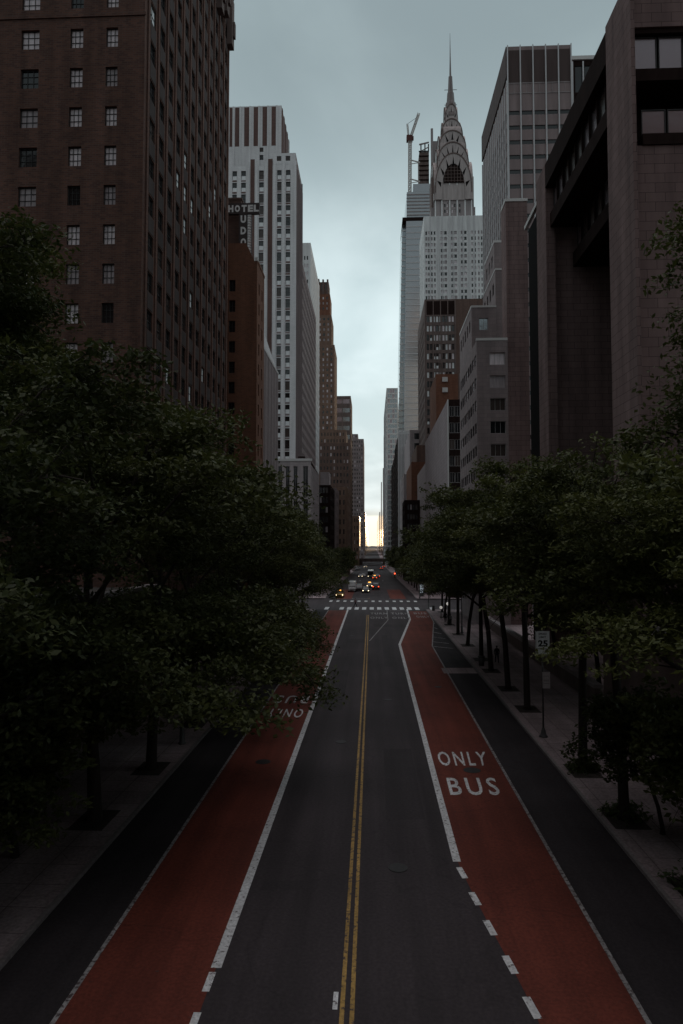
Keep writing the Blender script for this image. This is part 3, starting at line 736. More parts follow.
b.wall.face([(xa, DT, ztt), (xt, DT, ztt), (xt, De + 2, ztt), (xa, De + 2, ztt)], M['brown_stone'])
b.wall.face([(xb, De, -1), (xa, De, -1), (xa, De, zst), (xb, De, zst)], M['mauve'])
# lower wing running back along the street
zw = uz(302.7, 262, De)
b.tier(xa + 4, xb - .1, De + .05, 268, -4, zw, 'L', M['mauve'], None, dict(nc=17, mg=1, pitch=3.45, wf=.5, hf=.55, style='brownsash', top=2.5))
for px in (237, 240, 242.5): x = ux(px, 105, DT + 4); b.trim.tube([(x, DT + 4, ztt), (x, DT + 4, ztt + random.uniform(1.5, 3.2))], [.14, .1], M['dark_steel'], 5)
b.trim.box(ux(236, 105, DT + 4), ux(241, 105, DT + 4), DT + 3.9, DT + 4.1, ztt + 1.0, ztt + 1.2, M['dark_steel'])
b.finish(110)

# --- low pilastered block at the corner beyond the first avenue
DP = 168.0
b = Building('pilastered_block', (-20, DP, 0), 'low pale corner block with tall dark window strips at the foot of the striped tower', 'building')
xr = ux(311, 500, DP); xl = ux(272, 500, DP); zp = uz(303, 461, DP)
rows = [(uz(300, 496, DP), uz(300, 466, DP)), (uz(300, 530, DP), uz(300, 499, DP))]
b.facade((xl, DP), (1, 0), xr - xl, -2, zp, pcols([(278, 282), (285.5, 289.5), (293.3, 297.4), (303, 308)], 500, DP, xl), rows, M['pale_panel'], 'black_bay', .5)
b.facade((xr, DP), (0, 1), 26, -3, zp - 1, [(2 + 4 * i, 4 + 4 * i) for i in range(6)], rows, M['pale_panel'], 'plain_dark', .4)
b.wall.face([(xl, DP, zp), (xr, DP, zp), (xr, DP + 26, zp - 1), (xl, DP + 26, zp - 1)], M['brown_stone'])
b.wall.face([(xl, DP, -2), (xl, DP, zp), (xl, DP + 26, zp - 1), (xl, DP + 26, -2)], M['pale_panel'])
b.wall.face([(xr, DP + 26, -3), (xl, DP + 26, -3), (xl, DP + 26, zp - 1), (xr, DP + 26, zp - 1)], M['pale_panel'])
b.trim.box(xl, xr + .2, DP - .2, DP + .3, zp + .004, zp + .6, M['coping'])
for px in (300, 303): x = ux(px, 461, DP + 2); b.trim.tube([(x, DP + 2, zp), (x, DP + 2, zp + 1.4)], [.5, .5], M['dark_steel'], 8)
b.finish()

def quick(name, label, D, De, pxl, pxr, ytop, side, m, front=None, street=None, pyref=None, cope=None, zb=-8, maxwin=100, extra=None):
    """building from its near face: D..De along the street, near face between two pixel columns"""
    pyr = pyref or ytop + 30
    x0, x1 = ux(pxl, pyr, D), ux(pxr, pyr, D); z = uz((pxl + pxr) / 2, ytop, D)
    b = Building(name, ((x0 + x1) / 2, D, ground_z(D)), label, 'building')
    b.tier(x0, x1, D, De, zb, z, side, m, front, street, cope)
    if extra: extra(b, x0, x1, D, De, z)
    b.finish(maxwin); return b
# pale slab behind the striped tower
quick('pale_slab', 'smooth pale blue grey slab tower just behind the right flank of the striped tower', 300, 352, 285, 310.5, 243, 'L', M['silver'],
      dict(nc=8, wf=.5, pitch=3.6, hf=.5, style='mixed', top=6), dict(nc=26, wf=.35, pitch=3.5, hf=.5, style='mauve_glass', top=4, mg=1), 300)
# brown setback tower
D6 = 470.0
def brown_top(b, x0, x1, D, De, z):
    b.tier(ux(296, 330, D + 4), ux(331.5, 330, D + 4), D + 4, De - 4, z, uz(325, 315, D + 4), 'L', M['brick_tan'], dict(nc=8, pitch=3.7, wf=.45, hf=.5, style='mixed', top=2), dict(nc=8, pitch=3.7, wf=.45, hf=.5, style='brownsash', top=2))
    z2 = uz(325, 315, D + 4)
    b.tier(ux(298, 300, D + 6), ux(330, 300, D + 6), D + 6, De - 8, z2, uz(325, 294, D + 6), 'L', M['brick_rust'], dict(nc=8, pitch=3.7, wf=.4, hf=.5, style='mixed', top=2), None)
    z3 = uz(325, 294, D + 6); xx = ux(328.7, 290, D + 8)
    b.tier(ux(300, 290, D + 8), xx, D + 8, De - 12, z3, uz(325, 282, D + 8), 'L', M['brick_brown'], dict(nc=7, pitch=7, wf=.4, hf=.7, style='dark', top=1), None)
    z4 = uz(325, 282, D + 8)
    for k in range(6): xk = xx - .8 - 3.2 * k; b.wall.box(xk - .6, xk + .6, D + 7.6, D + 9, z3, z4 + 1.8, M['brown_stone'])
    b.wall.box(xx - 10, xx - 7, D + 12, D + 16, z4, z4 + 4, M['brown_stone'])
quick('brown_setback_tower', 'slender tan brick tower with a crowned stepped top beside the pale slab', D6, D6 + 34, 296, 334.5, 345, 'L', M['brick_tan'],
      dict(nc=9, pitch=3.7, wf=.42, hf=.5, style='mixed', top=2), dict(nc=9, pitch=3.7, wf=.45, hf=.5, style='brownsash', top=2), 400, extra=brown_top)
# small buildings on the left between 200 and 500 m
quick('white_capped_block', 'narrow dark glass block with a small white box on its roof', 236, 262, 305, 330.5, 485, 'L', M['dark_steel'],
      dict(nc=7, pitch=3.4, wf=.8, hf=.6, style='plain_dark', top=.8), dict(nc=8, pitch=3.4, wf=.6, hf=.6, style='plain_dark'), 500,
      extra=lambda b, x0, x1, D, De, z: b.wall.box(x1 - 3.6, x1 - .5, D + .5, D + 9, z, uz(326, 472, D), M['pale_panel']))
quick('pale_flat_block', 'flat fronted pale stone block, narrow, between dark glass and brown masonry', 275, 296, 318, 336.3, 488, 'L', M['mauve'], None, dict(nc=5, pitch=3.5, style='plain_dark'), 510)
quick('brown_column_block', 'low brown masonry block with two columns of dark windows near the treetops', 300, 338, 325, 347.5, 487, 'L', M['brick_tan'],
      dict(nc=5, pitch=4.3, wf=.35, hf=.5, style='dark', top=1.4), dict(nc=8, pitch=4.3, wf=.4, hf=.5, style='dark', top=1.4), 510)
def stack_top(b, x0, x1, D, De, z):
    b.tier(x0, ux(346, 440, D + 8), D + 8, De, z, uz(340, 430, D + 8), 'L', M['brick_tan'], dict(nc=8, pitch=4.2, wf=.4, hf=.5, style='brownsash'), None)
quick('brown_masonry_block', 'brown masonry block with rows of small dark windows behind the narrow pale block', 420, 462, 318, 350.5, 443, 'L', M['brick_brown'],
      dict(nc=9, pitch=4.2, wf=.42, hf=.5, style='brownsash', top=2), dict(nc=9, pitch=4.2, wf=.4, hf=.5, style='brownsash', top=2), 490, extra=stack_top)
quick('glass_top_tower', 'grey tower with pale glazed corner bands above the brown masonry block', 640, 690, 326, 350.8, 396, 'L', M['brown_stone'],
      dict(nc=3, pitch=8.5, wf=.9, hf=.5, style='curtain', top=3), dict(nc=6, pitch=8.5, wf=.8, hf=.5, style='curtain', top=3), 430)
def far_steps(b, x0, x1, D, De, z):
    b.tier(x0, ux(358, 450, D + 5), D + 5, De, z, uz(355, 434, D + 5), 'L', M['mauve'], dict(nc=12, pitch=4.5, wf=.4, hf=.5, style='brownsash'), None)
    b.tier(x0, ux(351.5, 440, D + 10), D + 10, De, uz(355, 434, D + 5), uz(350, 428, D + 10), 'L', M['mauve'], None, None)
quick('stepped_grey_tower', 'grey brown tower stepping down to the street near its bright end, left row', 760, 830, 330, 363.8, 439, 'L', M['mauve'],
      dict(nc=14, pitch=4.5, wf=.42, hf=.5, style='brownsash', top=2), dict(nc=12, pitch=4.5, wf=.4, hf=.5, style='brownsash'), 480, extra=far_steps)
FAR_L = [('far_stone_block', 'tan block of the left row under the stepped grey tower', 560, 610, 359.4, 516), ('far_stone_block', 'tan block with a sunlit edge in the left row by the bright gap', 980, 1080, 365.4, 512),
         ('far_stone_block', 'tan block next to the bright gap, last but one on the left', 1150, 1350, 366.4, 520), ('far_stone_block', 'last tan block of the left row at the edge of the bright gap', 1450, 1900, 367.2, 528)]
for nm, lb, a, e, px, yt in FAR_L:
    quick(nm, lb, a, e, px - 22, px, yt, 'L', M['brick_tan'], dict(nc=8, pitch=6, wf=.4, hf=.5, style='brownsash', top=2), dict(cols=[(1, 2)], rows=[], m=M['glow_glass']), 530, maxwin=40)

# ================================================================== buildings, right side
# --- granite pier building (garden atrium behind bronze steel)
b = Building('granite_pier_building', (30, 60, 0), 'brown granite building with tall piers and a dark recessed glass front on the right', 'building')
z_p = uz(604, 34, 57.2)
gx = FX; DA, DB = 51.7, 57.2; Gm = M['granite']
b.wall.box(gx, gx + .3, DA, DB, -1, z_p + .6, Gm); b.wall.box(gx + .3, gx + 2.6, DB - 1.5, DB, -1, z_p + .5, Gm)                                       # near pier
DW = 52.1
bz = lambda py: uz(655, py, DA + .5)
xo = gx + .3
b.wall.box(xo + .002, 62, DW, DW + 1.4, -1, bz(146), Gm)                                 # wall towards the viewer
b.wall.box(xo + .002, 62, DW + 3.2, DW + 4.4, bz(146), z_p, M['dark_steel'])
b.wall.box(xo + .002, 62, DA + .35, DA + 2.6, bz(28), z_p + .6, Gm)
b.wall.box(xo + .002, 62, DA + .5, DA + 4, bz(33), bz(28) - .002, M['dark_steel'])
b.wall.box(xo + .002, 62, DA + .3, DA + 3.4, bz(82), bz(70), M['dark_steel'])
xs2 = ux(644, 120, DA)
b.wall.box(xs2, 62, DA + .25, DA + 3.4, bz(146), bz(135), M['dark_steel'])
b.wall.box(xo + .002, xs2 - .5, DW + .02, DW + 1.38, bz(146) + .002, bz(118), Gm)
for (ya, yb, xst) in ((34, 69, xo), (107, 134, xs2)):
    wd = 1.9; x = xst + .1
    while x < 61 - wd:
        b.win.append(((x + wd / 2, DA + .8, bz(yb)), 0, wd - .05, bz(ya) - bz(yb), 'ford', 'glass_mauve')); x += wd + .08
P2a, P2b = 77.6, 81.8
b.wall.box(gx, gx + 1.05, P2a, P2b, -1, z_p + .3, Gm)                                    # second pier
b.wall.box(gx + 1.052, gx + 11, P2a + .8, P2b, -1, z_p - 2, Gm)
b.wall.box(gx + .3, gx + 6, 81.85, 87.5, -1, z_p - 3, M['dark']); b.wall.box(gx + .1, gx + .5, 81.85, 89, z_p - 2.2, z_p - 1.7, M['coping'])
b.wall.box(gx - .02, gx + 1.6, DB + .01, P2a - .01, z_p - 2.6, z_p + .1, M['dark_steel'])  # roof beam
b.wall.box(gx + .3, gx + 9, DB + .01, P2a - .01, z_p - .4, z_p - .1, M['dark_steel'])
zb = z_p - 2.6
levels = [(gx + .8, 3.0), (gx + .5, 1.6), (gx + 3.4, 3.1), (gx + 3.0, 1.6)]
for k, (xx, hh) in enumerate(levels):
    if k % 2: b.wall.box(xx, xx + 5, DB + .01, P2a - .01, zb - hh, zb, M['dark_steel'])
    else:
        ny = 9; st = (P2a - DB) / ny
        for i in range(ny):
            pn = 'glass_mauve' if (i * 7 + k) % 5 in (0, 2) else 'glass_brown'
            b.win.append(((xx + .1, P2a - st * (i + .5), zb - hh + .02), -math.pi / 2, st - .12, hh - .04, 'ford', pn))
            b.wall.box(xx - .12, xx + .3, DB + st * i, DB + st * i + .14, zb - hh + .001, zb - .001, M['dark_steel'])
    zb -= hh
xa = gx + 9.0
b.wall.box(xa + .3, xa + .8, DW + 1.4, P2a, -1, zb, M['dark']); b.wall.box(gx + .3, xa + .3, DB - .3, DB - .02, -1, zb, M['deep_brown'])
for i in range(11): y = DB + (P2a - DB) * i / 10; b.wall.box(xa - .3, xa + .1, y - .09, y + .09, 0, zb, M['dark_steel'])
for i in range(8): b.wall.box(xa - .2, xa + .1, DB, P2a, zb * i / 8 - .1, zb * i / 8 + .1, M['dark_steel'])
b.win.extend([((xa + .1, P2a - 1.9 * (i + .5), zb * j / 8 + .12), -math.pi / 2, 1.75, zb / 8 - .25, 'ford', 'glass' if (i + 2 * j) % 3 else 'glass_brown') for i in range(10) for j in range(8)])
b.wall.box(xa + .8, 62, DB + 3, P2b, -1, z_p - 1, M['brown_stone'])
b.finish(100)

# --- stepped grey building beyond it
b = Building('stepped_corner_building', (24, 103, 0), 'grey pink stepped building with a brown brick core beside the granite piers', 'building')
DS2 = 103.0
cz = uz(517, 200, DS2)
xc = ux(507.5, 330, DS2)
b.tier(xc, ux(529, 300, DS2), DS2 + .4, 107, -1, cz, 'R', M['brick_brown'] if False else M['brick_rust2'] if 'brick_rust2' in M else M['granite'], None, None, (M['coping'], .45, .08))
xl = ux(477.3, 430, DS2); z4 = uz(490, 340.5, DS2)
rows = [(uz(498, y + 12.4, DS2), uz(498, y, DS2)) for y in [352.3 + 22.9 * i for i in range(9)]]
W_ = xc - .02 - xl
b.facade((xl, DS2), (1, 0), W_, -1, z4, [(ux(490, 400, DS2) - xl, ux(505.6, 400, DS2) - xl)], rows, M['mauve'], 'office', .3)
b.wall.box(ux(489.5, 400, DS2), ux(506, 400, DS2), DS2 - .05, DS2 - .003, -1, -.5, M['mauve'])
De2 = 123.0
srows = [(z0 + .2, z1 - .1) for z0, z1 in rows]
b.facade((xl, De2), (0, -1), De2 - DS2, -1, z4, [(1.2 + 2.35 * i, 2.9 + 2.35 * i) for i in range(8)], srows, M['mauve'], 'mixed', .2)
b.wall.face([(xl, DS2, z4), (xc, DS2, z4), (xc, De2, z4), (xl, De2, z4)], M['brown_stone'])
b.wall.face([(xc, De2, -1), (xl, De2, -1), (xl, De2, z4), (xc, De2, z4)], M['mauve'])
t = b.trim
t.box(xl - .06, xc - .03, DS2 - .06, DS2 + .3, z4 + .003, z4 + .4, M['coping'])
D3b = 111.0
xa3, xb3 = ux(471.5, 320, D3b), ux(496, 320, D3b); z3 = uz(483, 307.5, D3b)
b.tier(xa3, xb3, D3b, 126, z4, z3, 'R', M['mauve'], dict(cols=[(ux(479, 320, D3b) - xa3, ux(488, 320, D3b) - xa3)], rows=[(uz(483, 330, D3b), uz(483, 318, D3b))], style='curtain'), dict(nc=5, pitch=3.6, wf=.5, style='mixed'), (M['coping'], .35, .06))
D2b = 114.0
b.tier(ux(495.5, 290, D2b), ux(515, 290, D2b), D2b, 127, z4 + .01, uz(503, 270, D2b), 'R', M['mauve'], dict(nc=2, pitch=3.6, wf=.3, style='plain_dark', top=3), dict(nc=4, pitch=3.6, wf=.5, style='mixed'), (M['coping'], .3, .06))
D1b = 118.0
b.tier(ux(494.3, 260, D1b), ux(520, 260, D1b), D1b, 128, z4 + .02, uz(503, 242.5, D1b), 'R', M['mauve'], None, dict(nc=3, pitch=3.6, wf=.5, style='curtain'), (M['coping'], .4, .06))
b.finish(90)

# --- office slab with white fins
DO, DOe = 165.0, 202.5
b = Building('finned_office_slab', (44, DO, 0), 'tall office slab with thin white vertical fins and a dark blank top band', 'building')
xl = ux(509, 200, DO); xr = ux(571.5, 100, DO); zt = uz(530, 46, DO)
fw = xr - xl; bay = fw / 5
pit = uz(530, 95.2, DO) - uz(530, 110, DO)
rows = [(uz(530, 110.3 + 14.75 * i + 4.3, DO), uz(530, 110.3 + 14.75 * i, DO)) for i in range(24)]
cols = [(bay * i + .25, bay * (i + 1) - .25) for i in range(5)]
b.facade((xl, DO), (1, 0), fw, -1, zt, cols, rows, M['spandrel'], 'plain_dark', .25, pane=lambda r, a, z: 'glass')
zt1, zt2 = uz(530, 83, DO), uz(530, 93, DO)
b.wall.box(xl + .2, xr - .2, DO - .03, DO - .003, uz(530, 83, DO), zt - 1, M['umber'])
for i in range(11): x = xl + fw * i / 10; b.wall.box(x - .06, x + .06, DO - .1, DO - .005, zt2, zt1, M['grey_stone'])
for z in (zt1, zt2): b.wall.box(xl, xr, DO - .12, DO - .004, z - .1, z + .1, M['grey_stone'])
fin = MB()
for i in range(6): x = xl + bay * i; fin.box(x - .12, x + .12, DO - .45, DO - .002, 0, zt + .1, M['fin'])
zband = uz(505.5, 77, DO)
srows = [(z0 - .6, z1 + .6) for z0, z1 in rows if z1 < zband - 2]
ns = 13; sp_ = (DOe - DO) / ns
b.facade((xl, DOe), (0, -1), DOe - DO, -1, zt, [(sp_ * i + .35, sp_ * (i + 1) - .35) for i in range(ns)], srows, M['spandrel'], 'mixed', .25)
for i in range(ns + 1): y = DO + sp_ * i; fin.box(xl - .3, xl - .002, y - .12, y + .12, 0, zband - 1, M['fin'])
b.wall.box(xl - .35, xl - .003, DO + .02, DOe, zband, zt, M['umber'])
b.wall.face([(xl, DO, zt), (xr, DO, zt), (xr, DOe, zt), (xl, DOe, zt)], M['brown_stone'])
b.wall.face([(xr, DO, -1), (xr, DOe, -1), (xr, DOe, zt), (xr, DO, zt)], M['spandrel'])
b.wall.face([(xr, DOe, -1), (xl, DOe, -1), (xl, DOe, zt), (xr, DOe, zt)], M['spandrel'])
fin.build('fin', b.root)
b.finish(100)
def fins2(b, x0, x1, D, De, z):
    for k in range(4): x = x0 + .3 + (x1 - x0 - .6) * k / 3; b.wall.box(x - .15, x + .15, D - .4, D - .003, 0, z - .5, M['fin'])
    b.trim.box(x0 - .1, x1 + .1, D - .4, D + .4, z + .003, z + 1.0, M['coping'])
quick('rear_office_block', 'dark office block with pale fins just behind the right edge of the finned slab', 176, 200, 571.5, 606, 60, 'R', M['dark_steel'], dict(nc=3, pitch=9, wf=.8, hf=.8, style='plain_dark', top=1.5), None, 100, extra=fins2)

# --- white brick building with black glazed end
b = Building('white_brick_block', (20, 155, 0), 'plain pale brick flank with a black glazed end wall rising from the right treetops', 'building')
DK, DK2 = 155.0, 221.0
xl = ux(448.3, 480, DK); xr = ux(472, 480, DK); zk = uz(454, 399.5, DK)
rows = [(uz(454, y + 10.3, DK), uz(454, y, DK)) for y in [406 + 16.6 * i for i in range(9)]]
b.facade((xl, DK), (1, 0), xr - xl, -1, zk, [(.35, 1.45), (1.55, ux(460.5, 450, DK) - xl)], rows, M['dark_steel'], 'black_bay', .2, pane=lambda r, a, z: 'glass' if r.random() < .8 else 'glass_brown')
b.wall.box(xl - .12, xl + .16, DK - .12, DK - .004, 0, zk, M['coping'])
b.facade((xl, DK2), (0, -1), DK2 - DK, -2, zk, [], [], M['pale_brick'], 'dark')
b.wall.face([(xl, DK, zk), (xr, DK, zk), (xr, DK2, zk), (xl, DK2, zk)], M['brown_stone'])
b.wall.face([(xr, DK, -1), (xr, DK2, -1), (xr, DK2, zk), (xr, DK, zk)], M['pale_brick'])
b.wall.face([(xr, DK2, -1), (xl, DK2, -1), (xl, DK2, zk), (xr, DK2, zk)], M['pale_brick'])
zl = uz(424, 463, DK2 + 1)
b.tier(xl + .1, xr, DK2 + .02, 262, -3, zl, 'R', M['pale_panel'], None, None)
rt = b.finish(40)
for px in (453, 450):
    x = ux(px, 399, DK + 6); t = MB(); t.box(x, x + .9, DK + 6, DK + 7, zk, zk + random.uniform(.8, 1.6), M['coping']); t.build('roof_vent', rt)

# --- rust brick box behind it and dark brown office block
quick('rust_brick_block', 'rust orange brick box rising behind the pale brick flank', 238, 262, 436, 458, 374, 'R', M['brick_rust'], dict(cols=[(3.9, 5.4)], rows=[], style='curtain'), None, 390,
      extra=lambda b, x0, x1, D, De, z: (b.wall.box(x1 - 5.5, x1 - 3.6, D - .6, D - .002, z - 2.8, z - 1.2, M['coping']), b.wall.box(x1 - 5.5, x1 - 3.6, D - .6, D - .002, z - 6.5, z - 4.9, M['coping'])))
DB6 = 300.0
b = Building('dark_office_block', (40, DB6, 0), 'dark brown office block with a bank of white blinds below the silver spire tower', 'building')
xl, xm_, xr = ux(425, 380, DB6), ux(456.5, 380, DB6), ux(497, 380, DB6); zt = uz(455, 299, DB6)
yr = [316 + 9.3 * i for i in range(24)]
rows = [(uz(440, y + 6, DB6), uz(440, y, DB6)) for y in yr]
cw = (xm_ - xl - 1.4) / 9
b.facade((xl, DB6), (1, 0), xm_ - xl, -3, zt, [(.7 + cw * i + .18, .7 + cw * (i + 1) - .18) for i in range(9)], rows, M['brown_stone'], 'white_blind', .35,
         pane=lambda r, a, z: (r.choice(['blind_sheen_white', 'blind_sheen_white', 'blind_sheen']) if z > rows[2][0] and a < 11 else None) if a < 12.5 and r.random() < .7 else 'glass')
b.wall.box(xl + .6, xm_ - .4, DB6 - .03, DB6 - .003, rows[0][1] + .6, zt - .8, M['dark_steel'])
for i in range(5): x = xl + .6 + (xm_ - xl - 1) * i / 4; b.wall.box(x - .2, x + .2, DB6 - .3, DB6 - .004, 0, zt, M['brown_stone'])
b.facade((xm_, DB6), (1, 0), xr - xm_, -3, zt, [], [], M['brick_brown'], 'dark')
b.facade((xl, 345), (0, -1), 345 - DB6, -4, zt, [(1 + 3 * i, 2.6 + 3 * i) for i in range(14)], rows, M['brown_stone'], 'brownsash', .3)
b.wall.face([(xl, DB6, zt), (xr, DB6, zt), (xr, 345, zt), (xl, 345, zt)], M['brown_stone'])
b.wall.face([(xr, 345, -3), (xl, 345, -3), (xl, 345, zt), (xr, 345, zt)], M['brown_stone'])
b.wall.face([(xr, DB6, -3), (xr, 345, -3), (xr, 345, zt), (xr, DB6, zt)], M['brown_stone'])
b.finish(100)

# --- thin slices of the right row, near to far
quick('brown_stub_block', 'plain dark brown block between the pale brick flank and a pale gabled block', 262.1, 300, 411.5, 428, 462, 'R', M['brick_rust'], None, None, 480,
      extra=lambda b, x0, x1, D, De, z: b.wall.box(x0 + 2.2, x1, D + 3, De - 2, z, uz(420, 444, D), M['brick_brown']))
quick('dark_low_block', 'very dark low block above the far right treetops', 248, 268, 404.8, 420, 500, 'R', M['dark_steel'], dict(nc=4, pitch=3.5, wf=.7, style='plain_dark'), dict(nc=5, pitch=3.5, wf=.6, style='plain_dark'), 520)
quick('pale_gabled_block', 'pale stone block with a dark window column left of the brown blocks', 340, 400, 410, 422, 430, 'R', M['pale_panel'], dict(cols=[(2.2, 4.6)], pitch=5, hf=.6, style='dark'), None, 470)
quick('pale_window_block', 'pale stone block with pairs of square dark windows beside the dark low block', 318, 360, 404, 417, 474, 'R', M['pale_panel'], dict(nc=2, pitch=4.6, wf=.6, hf=.6, style='dark', top=1.5), dict(nc=6, pitch=4.6, wf=.25, style='dark'), 500)
def wfin(b, x0, x1, D, De, z):
    for k in range(8): x = x0 + (x1 - x0) * k / 7; b.wall.box(x - .35, x + .35, D - .6, D - .004, 0, z + 2, M['fin'])
quick('white_finned_block', 'dark glass block with white vertical fins at the top, right row', 400, 470, 398.6, 409, 434, 'R', M['dark_steel'], dict(nc=5, pitch=4.2, wf=.8, hf=.5, style='plain_dark'), dict(nc=7, pitch=4.2, wf=.6, hf=.4, style='office'), 470, extra=wfin)
quick('slim_dark_tower', 'slim dark tower with pale floor lines in the right row', 470, 560, 395, 402, 455, 'R', M['dark_steel'], dict(nc=3, pitch=4.6, wf=.8, hf=.5, style='plain_dark'), dict(nc=8, pitch=4.6, wf=.7, hf=.4, style='office'), 490)
quick('pale_glass_tower', 'slim pale glass tower standing left of the tapering glass skyscraper', 560, 692, 386.6, 398, 388, 'R', M['silver'], dict(nc=4, pitch=4.2, wf=.85, hf=.7, style='curtain', top=1), dict(nc=8, pitch=4.2, wf=.85, hf=.7, style='curtain', top=1), 430)
for nm, lb, a, e, px, yt, mm in (('far_street_block', 'small block with a jutting corner against the sky, right row', 700, 740, 384.5, 431, 'silver'), ('far_street_block', 'narrow grey block third from the bright gap on the right', 800, 880, 383, 468, 'mauve'),
        ('far_street_block', 'narrow brown block second from the bright gap on the right', 980, 1100, 381.2, 482, 'brick_tan'), ('far_street_block', 'tan block at the right edge of the bright gap', 1200, 1800, 379.4, 512, 'brick_tan')):
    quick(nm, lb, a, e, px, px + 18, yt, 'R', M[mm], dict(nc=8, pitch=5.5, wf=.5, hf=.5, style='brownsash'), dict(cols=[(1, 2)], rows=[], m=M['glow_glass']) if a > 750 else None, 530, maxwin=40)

# --- silver spire tower with stacked arches
DC = 400.0; CXp = 451.3
b = Building('spire_skyscraper', (ux(CXp, 300, DC), DC, 0), 'tall silver skyscraper with stacked sunburst arches and a needle spire', 'skyscraper')
hb = 18.6; dyc = DC + hb; cx = ux(CXp, 200, dyc); zz = lambda py: uz(CXp, py, DC)
hx = lambda px, py: abs(ux(px, py, DC) - ux(CXp, py, DC))
z1 = zz(216); pitch = (zz(230) - zz(288.8)) / 10
rows = [(zz(231 + 5.88 * i + 3.4), zz(231 + 5.88 * i)) for i in range(40)]
pc = lambda a, c: (ux(a, 260, DC) - (cx - hb), ux(c, 260, DC) - (cx - hb))
cl_ = [pc(425.5, 427.2), pc(428, 429.6), pc(431, 432.6), pc(434, 435.6), pc(440.8, 443.4), pc(444.4, 447), pc(451.2, 453.6), pc(454.4, 457), pc(461, 463.4), pc(464.4, 466.8), pc(471.4, 473), pc(474.4, 476), pc(478, 479.6), pc(481.2, 482.6)]
b.facade((cx - hb, DC), (1, 0), 2 * hb, -5, z1, cl_, rows, M['silver'], 'mixed', .4)
for a, c in ((430, 430.7), (442.1, 442.7), (452.6, 453.2), (462.6, 463.2), (474.2, 474.9), (437.5, 439), (448.5, 450), (458.6, 459.8), (468.4, 470)): b.wall.box(ux(a, 260, DC), ux(c, 260, DC), DC - .5, DC - .004, 0, z1, M['fin'])
b.facade((cx - hb, DC + 2 * hb), (0, -1), 2 * hb, -5, z1, cl_, rows, M['silver'], 'mixed', .4)
b.wall.box(cx - hb + .4, cx + hb, DC + .4, DC + 2 * hb, -5, z1 - .2, M['silver']) if False else None
b.wall.face([(cx + hb, DC, -5), (cx + hb, DC + 2 * hb, -5), (cx + hb, DC + 2 * hb, z1), (cx + hb, DC, z1)], M['silver'])
b.wall.face([(cx + hb, DC + 2 * hb, -5), (cx - hb, DC + 2 * hb, -5), (cx - hb, DC + 2 * hb, z1), (cx + hb, DC + 2 * hb, z1)], M['silver'])
b.wall.face([(cx - hb, DC, z1), (cx + hb, DC, z1), (cx + hb, DC + 2 * hb, z1), (cx - hb, DC + 2 * hb, z1)], M['silver'])
# upper shaft
hu = 11.3; Du = dyc - hu; zl_ = z1; zz = lambda py: uz(CXp, py, Du)
b.facade((cx - hu, Du + .8), (1, 0), 2 * hu, z1, zz(184), [(hu * .5 + 1.5 * i, hu * .5 + 1.5 * i + .9) for i in range(7)], [(zz(186 + 5.7 * i + 3.4), zz(186 + 5.7 * i)) for i in range(5)], M['grey_stone'], 'mixed', .3)
for f_ in (-.97, -.62, -.2, .2, .62, .97): b.wall.box(cx + hu * f_ - .35, cx + hu * f_ + .35, Du + .3, Du + .79, z1 + .1, zz(180), M['silver'])
b.wall.box(cx - hu + .01, cx + hu - .01, Du + 1.3, dyc + hu, z1, zz(182), M['grey_stone'])
b.wall.box(cx - hb * .97, cx + hb * .97, Du + 2, dyc + hu, z1, uz(480, 214, Du), M['grey_stone'])
b.wall.box(cx + hu, cx + hu + 1.6, dyc - hu * .6, dyc + hu * .6, z1, zz(173), M['brown_stone']); b.wall.box(cx - hu - 1.6, cx - hu, dyc - hu * .6, dyc + hu * .6, z1, zz(173), M['brown_stone'])
# dark louvre box under the lowest arch
wpx = lambda px: cx + (px - CXp - 1.9) * Du / F
b.wall.box(wpx(443.4), wpx(464.8), Du - .35, Du + .78, zz(182.5), zz(164), M['dark_steel'])
for i in range(5): b.wall.box(wpx(443.6), wpx(464.6), Du - .5, Du - .36, zz(181 - 3.3 * i) - .12, zz(181 - 3.3 * i) + .12, M['brown_stone'])
for i in range(7): x = wpx(444.5 + 3.2 * i); b.wall.box(x - .12, x + .12, Du - .55, Du - .36, zz(182.3), zz(165.2), M['brown_stone'])
for wp_, py_, dd in ((22.5, 207, 3), (19.5, 197, 2)): hh = wp_ * (Du + dd) / F; b.wall.box(cx - hh, cx + hh, Du + dd, dyc + hu, z1 - .5, uz(470, py_, Du + dd), M['grey_stone'])
r_ = b.finish(100)
# crown: each tier an arch vault crossed with its twin
crown = MB()
def arch(hw, zb, za, n=20):
    pts = [(-hw, zb)]
    for i in range(n + 1):
        t = math.pi * (1 - i / n); pts.append((hw * math.cos(t), zb + (za - zb) * (0.15 + 0.85 * abs(math.sin(t)) ** 0.85)))
    pts.append((hw, zb)); return pts
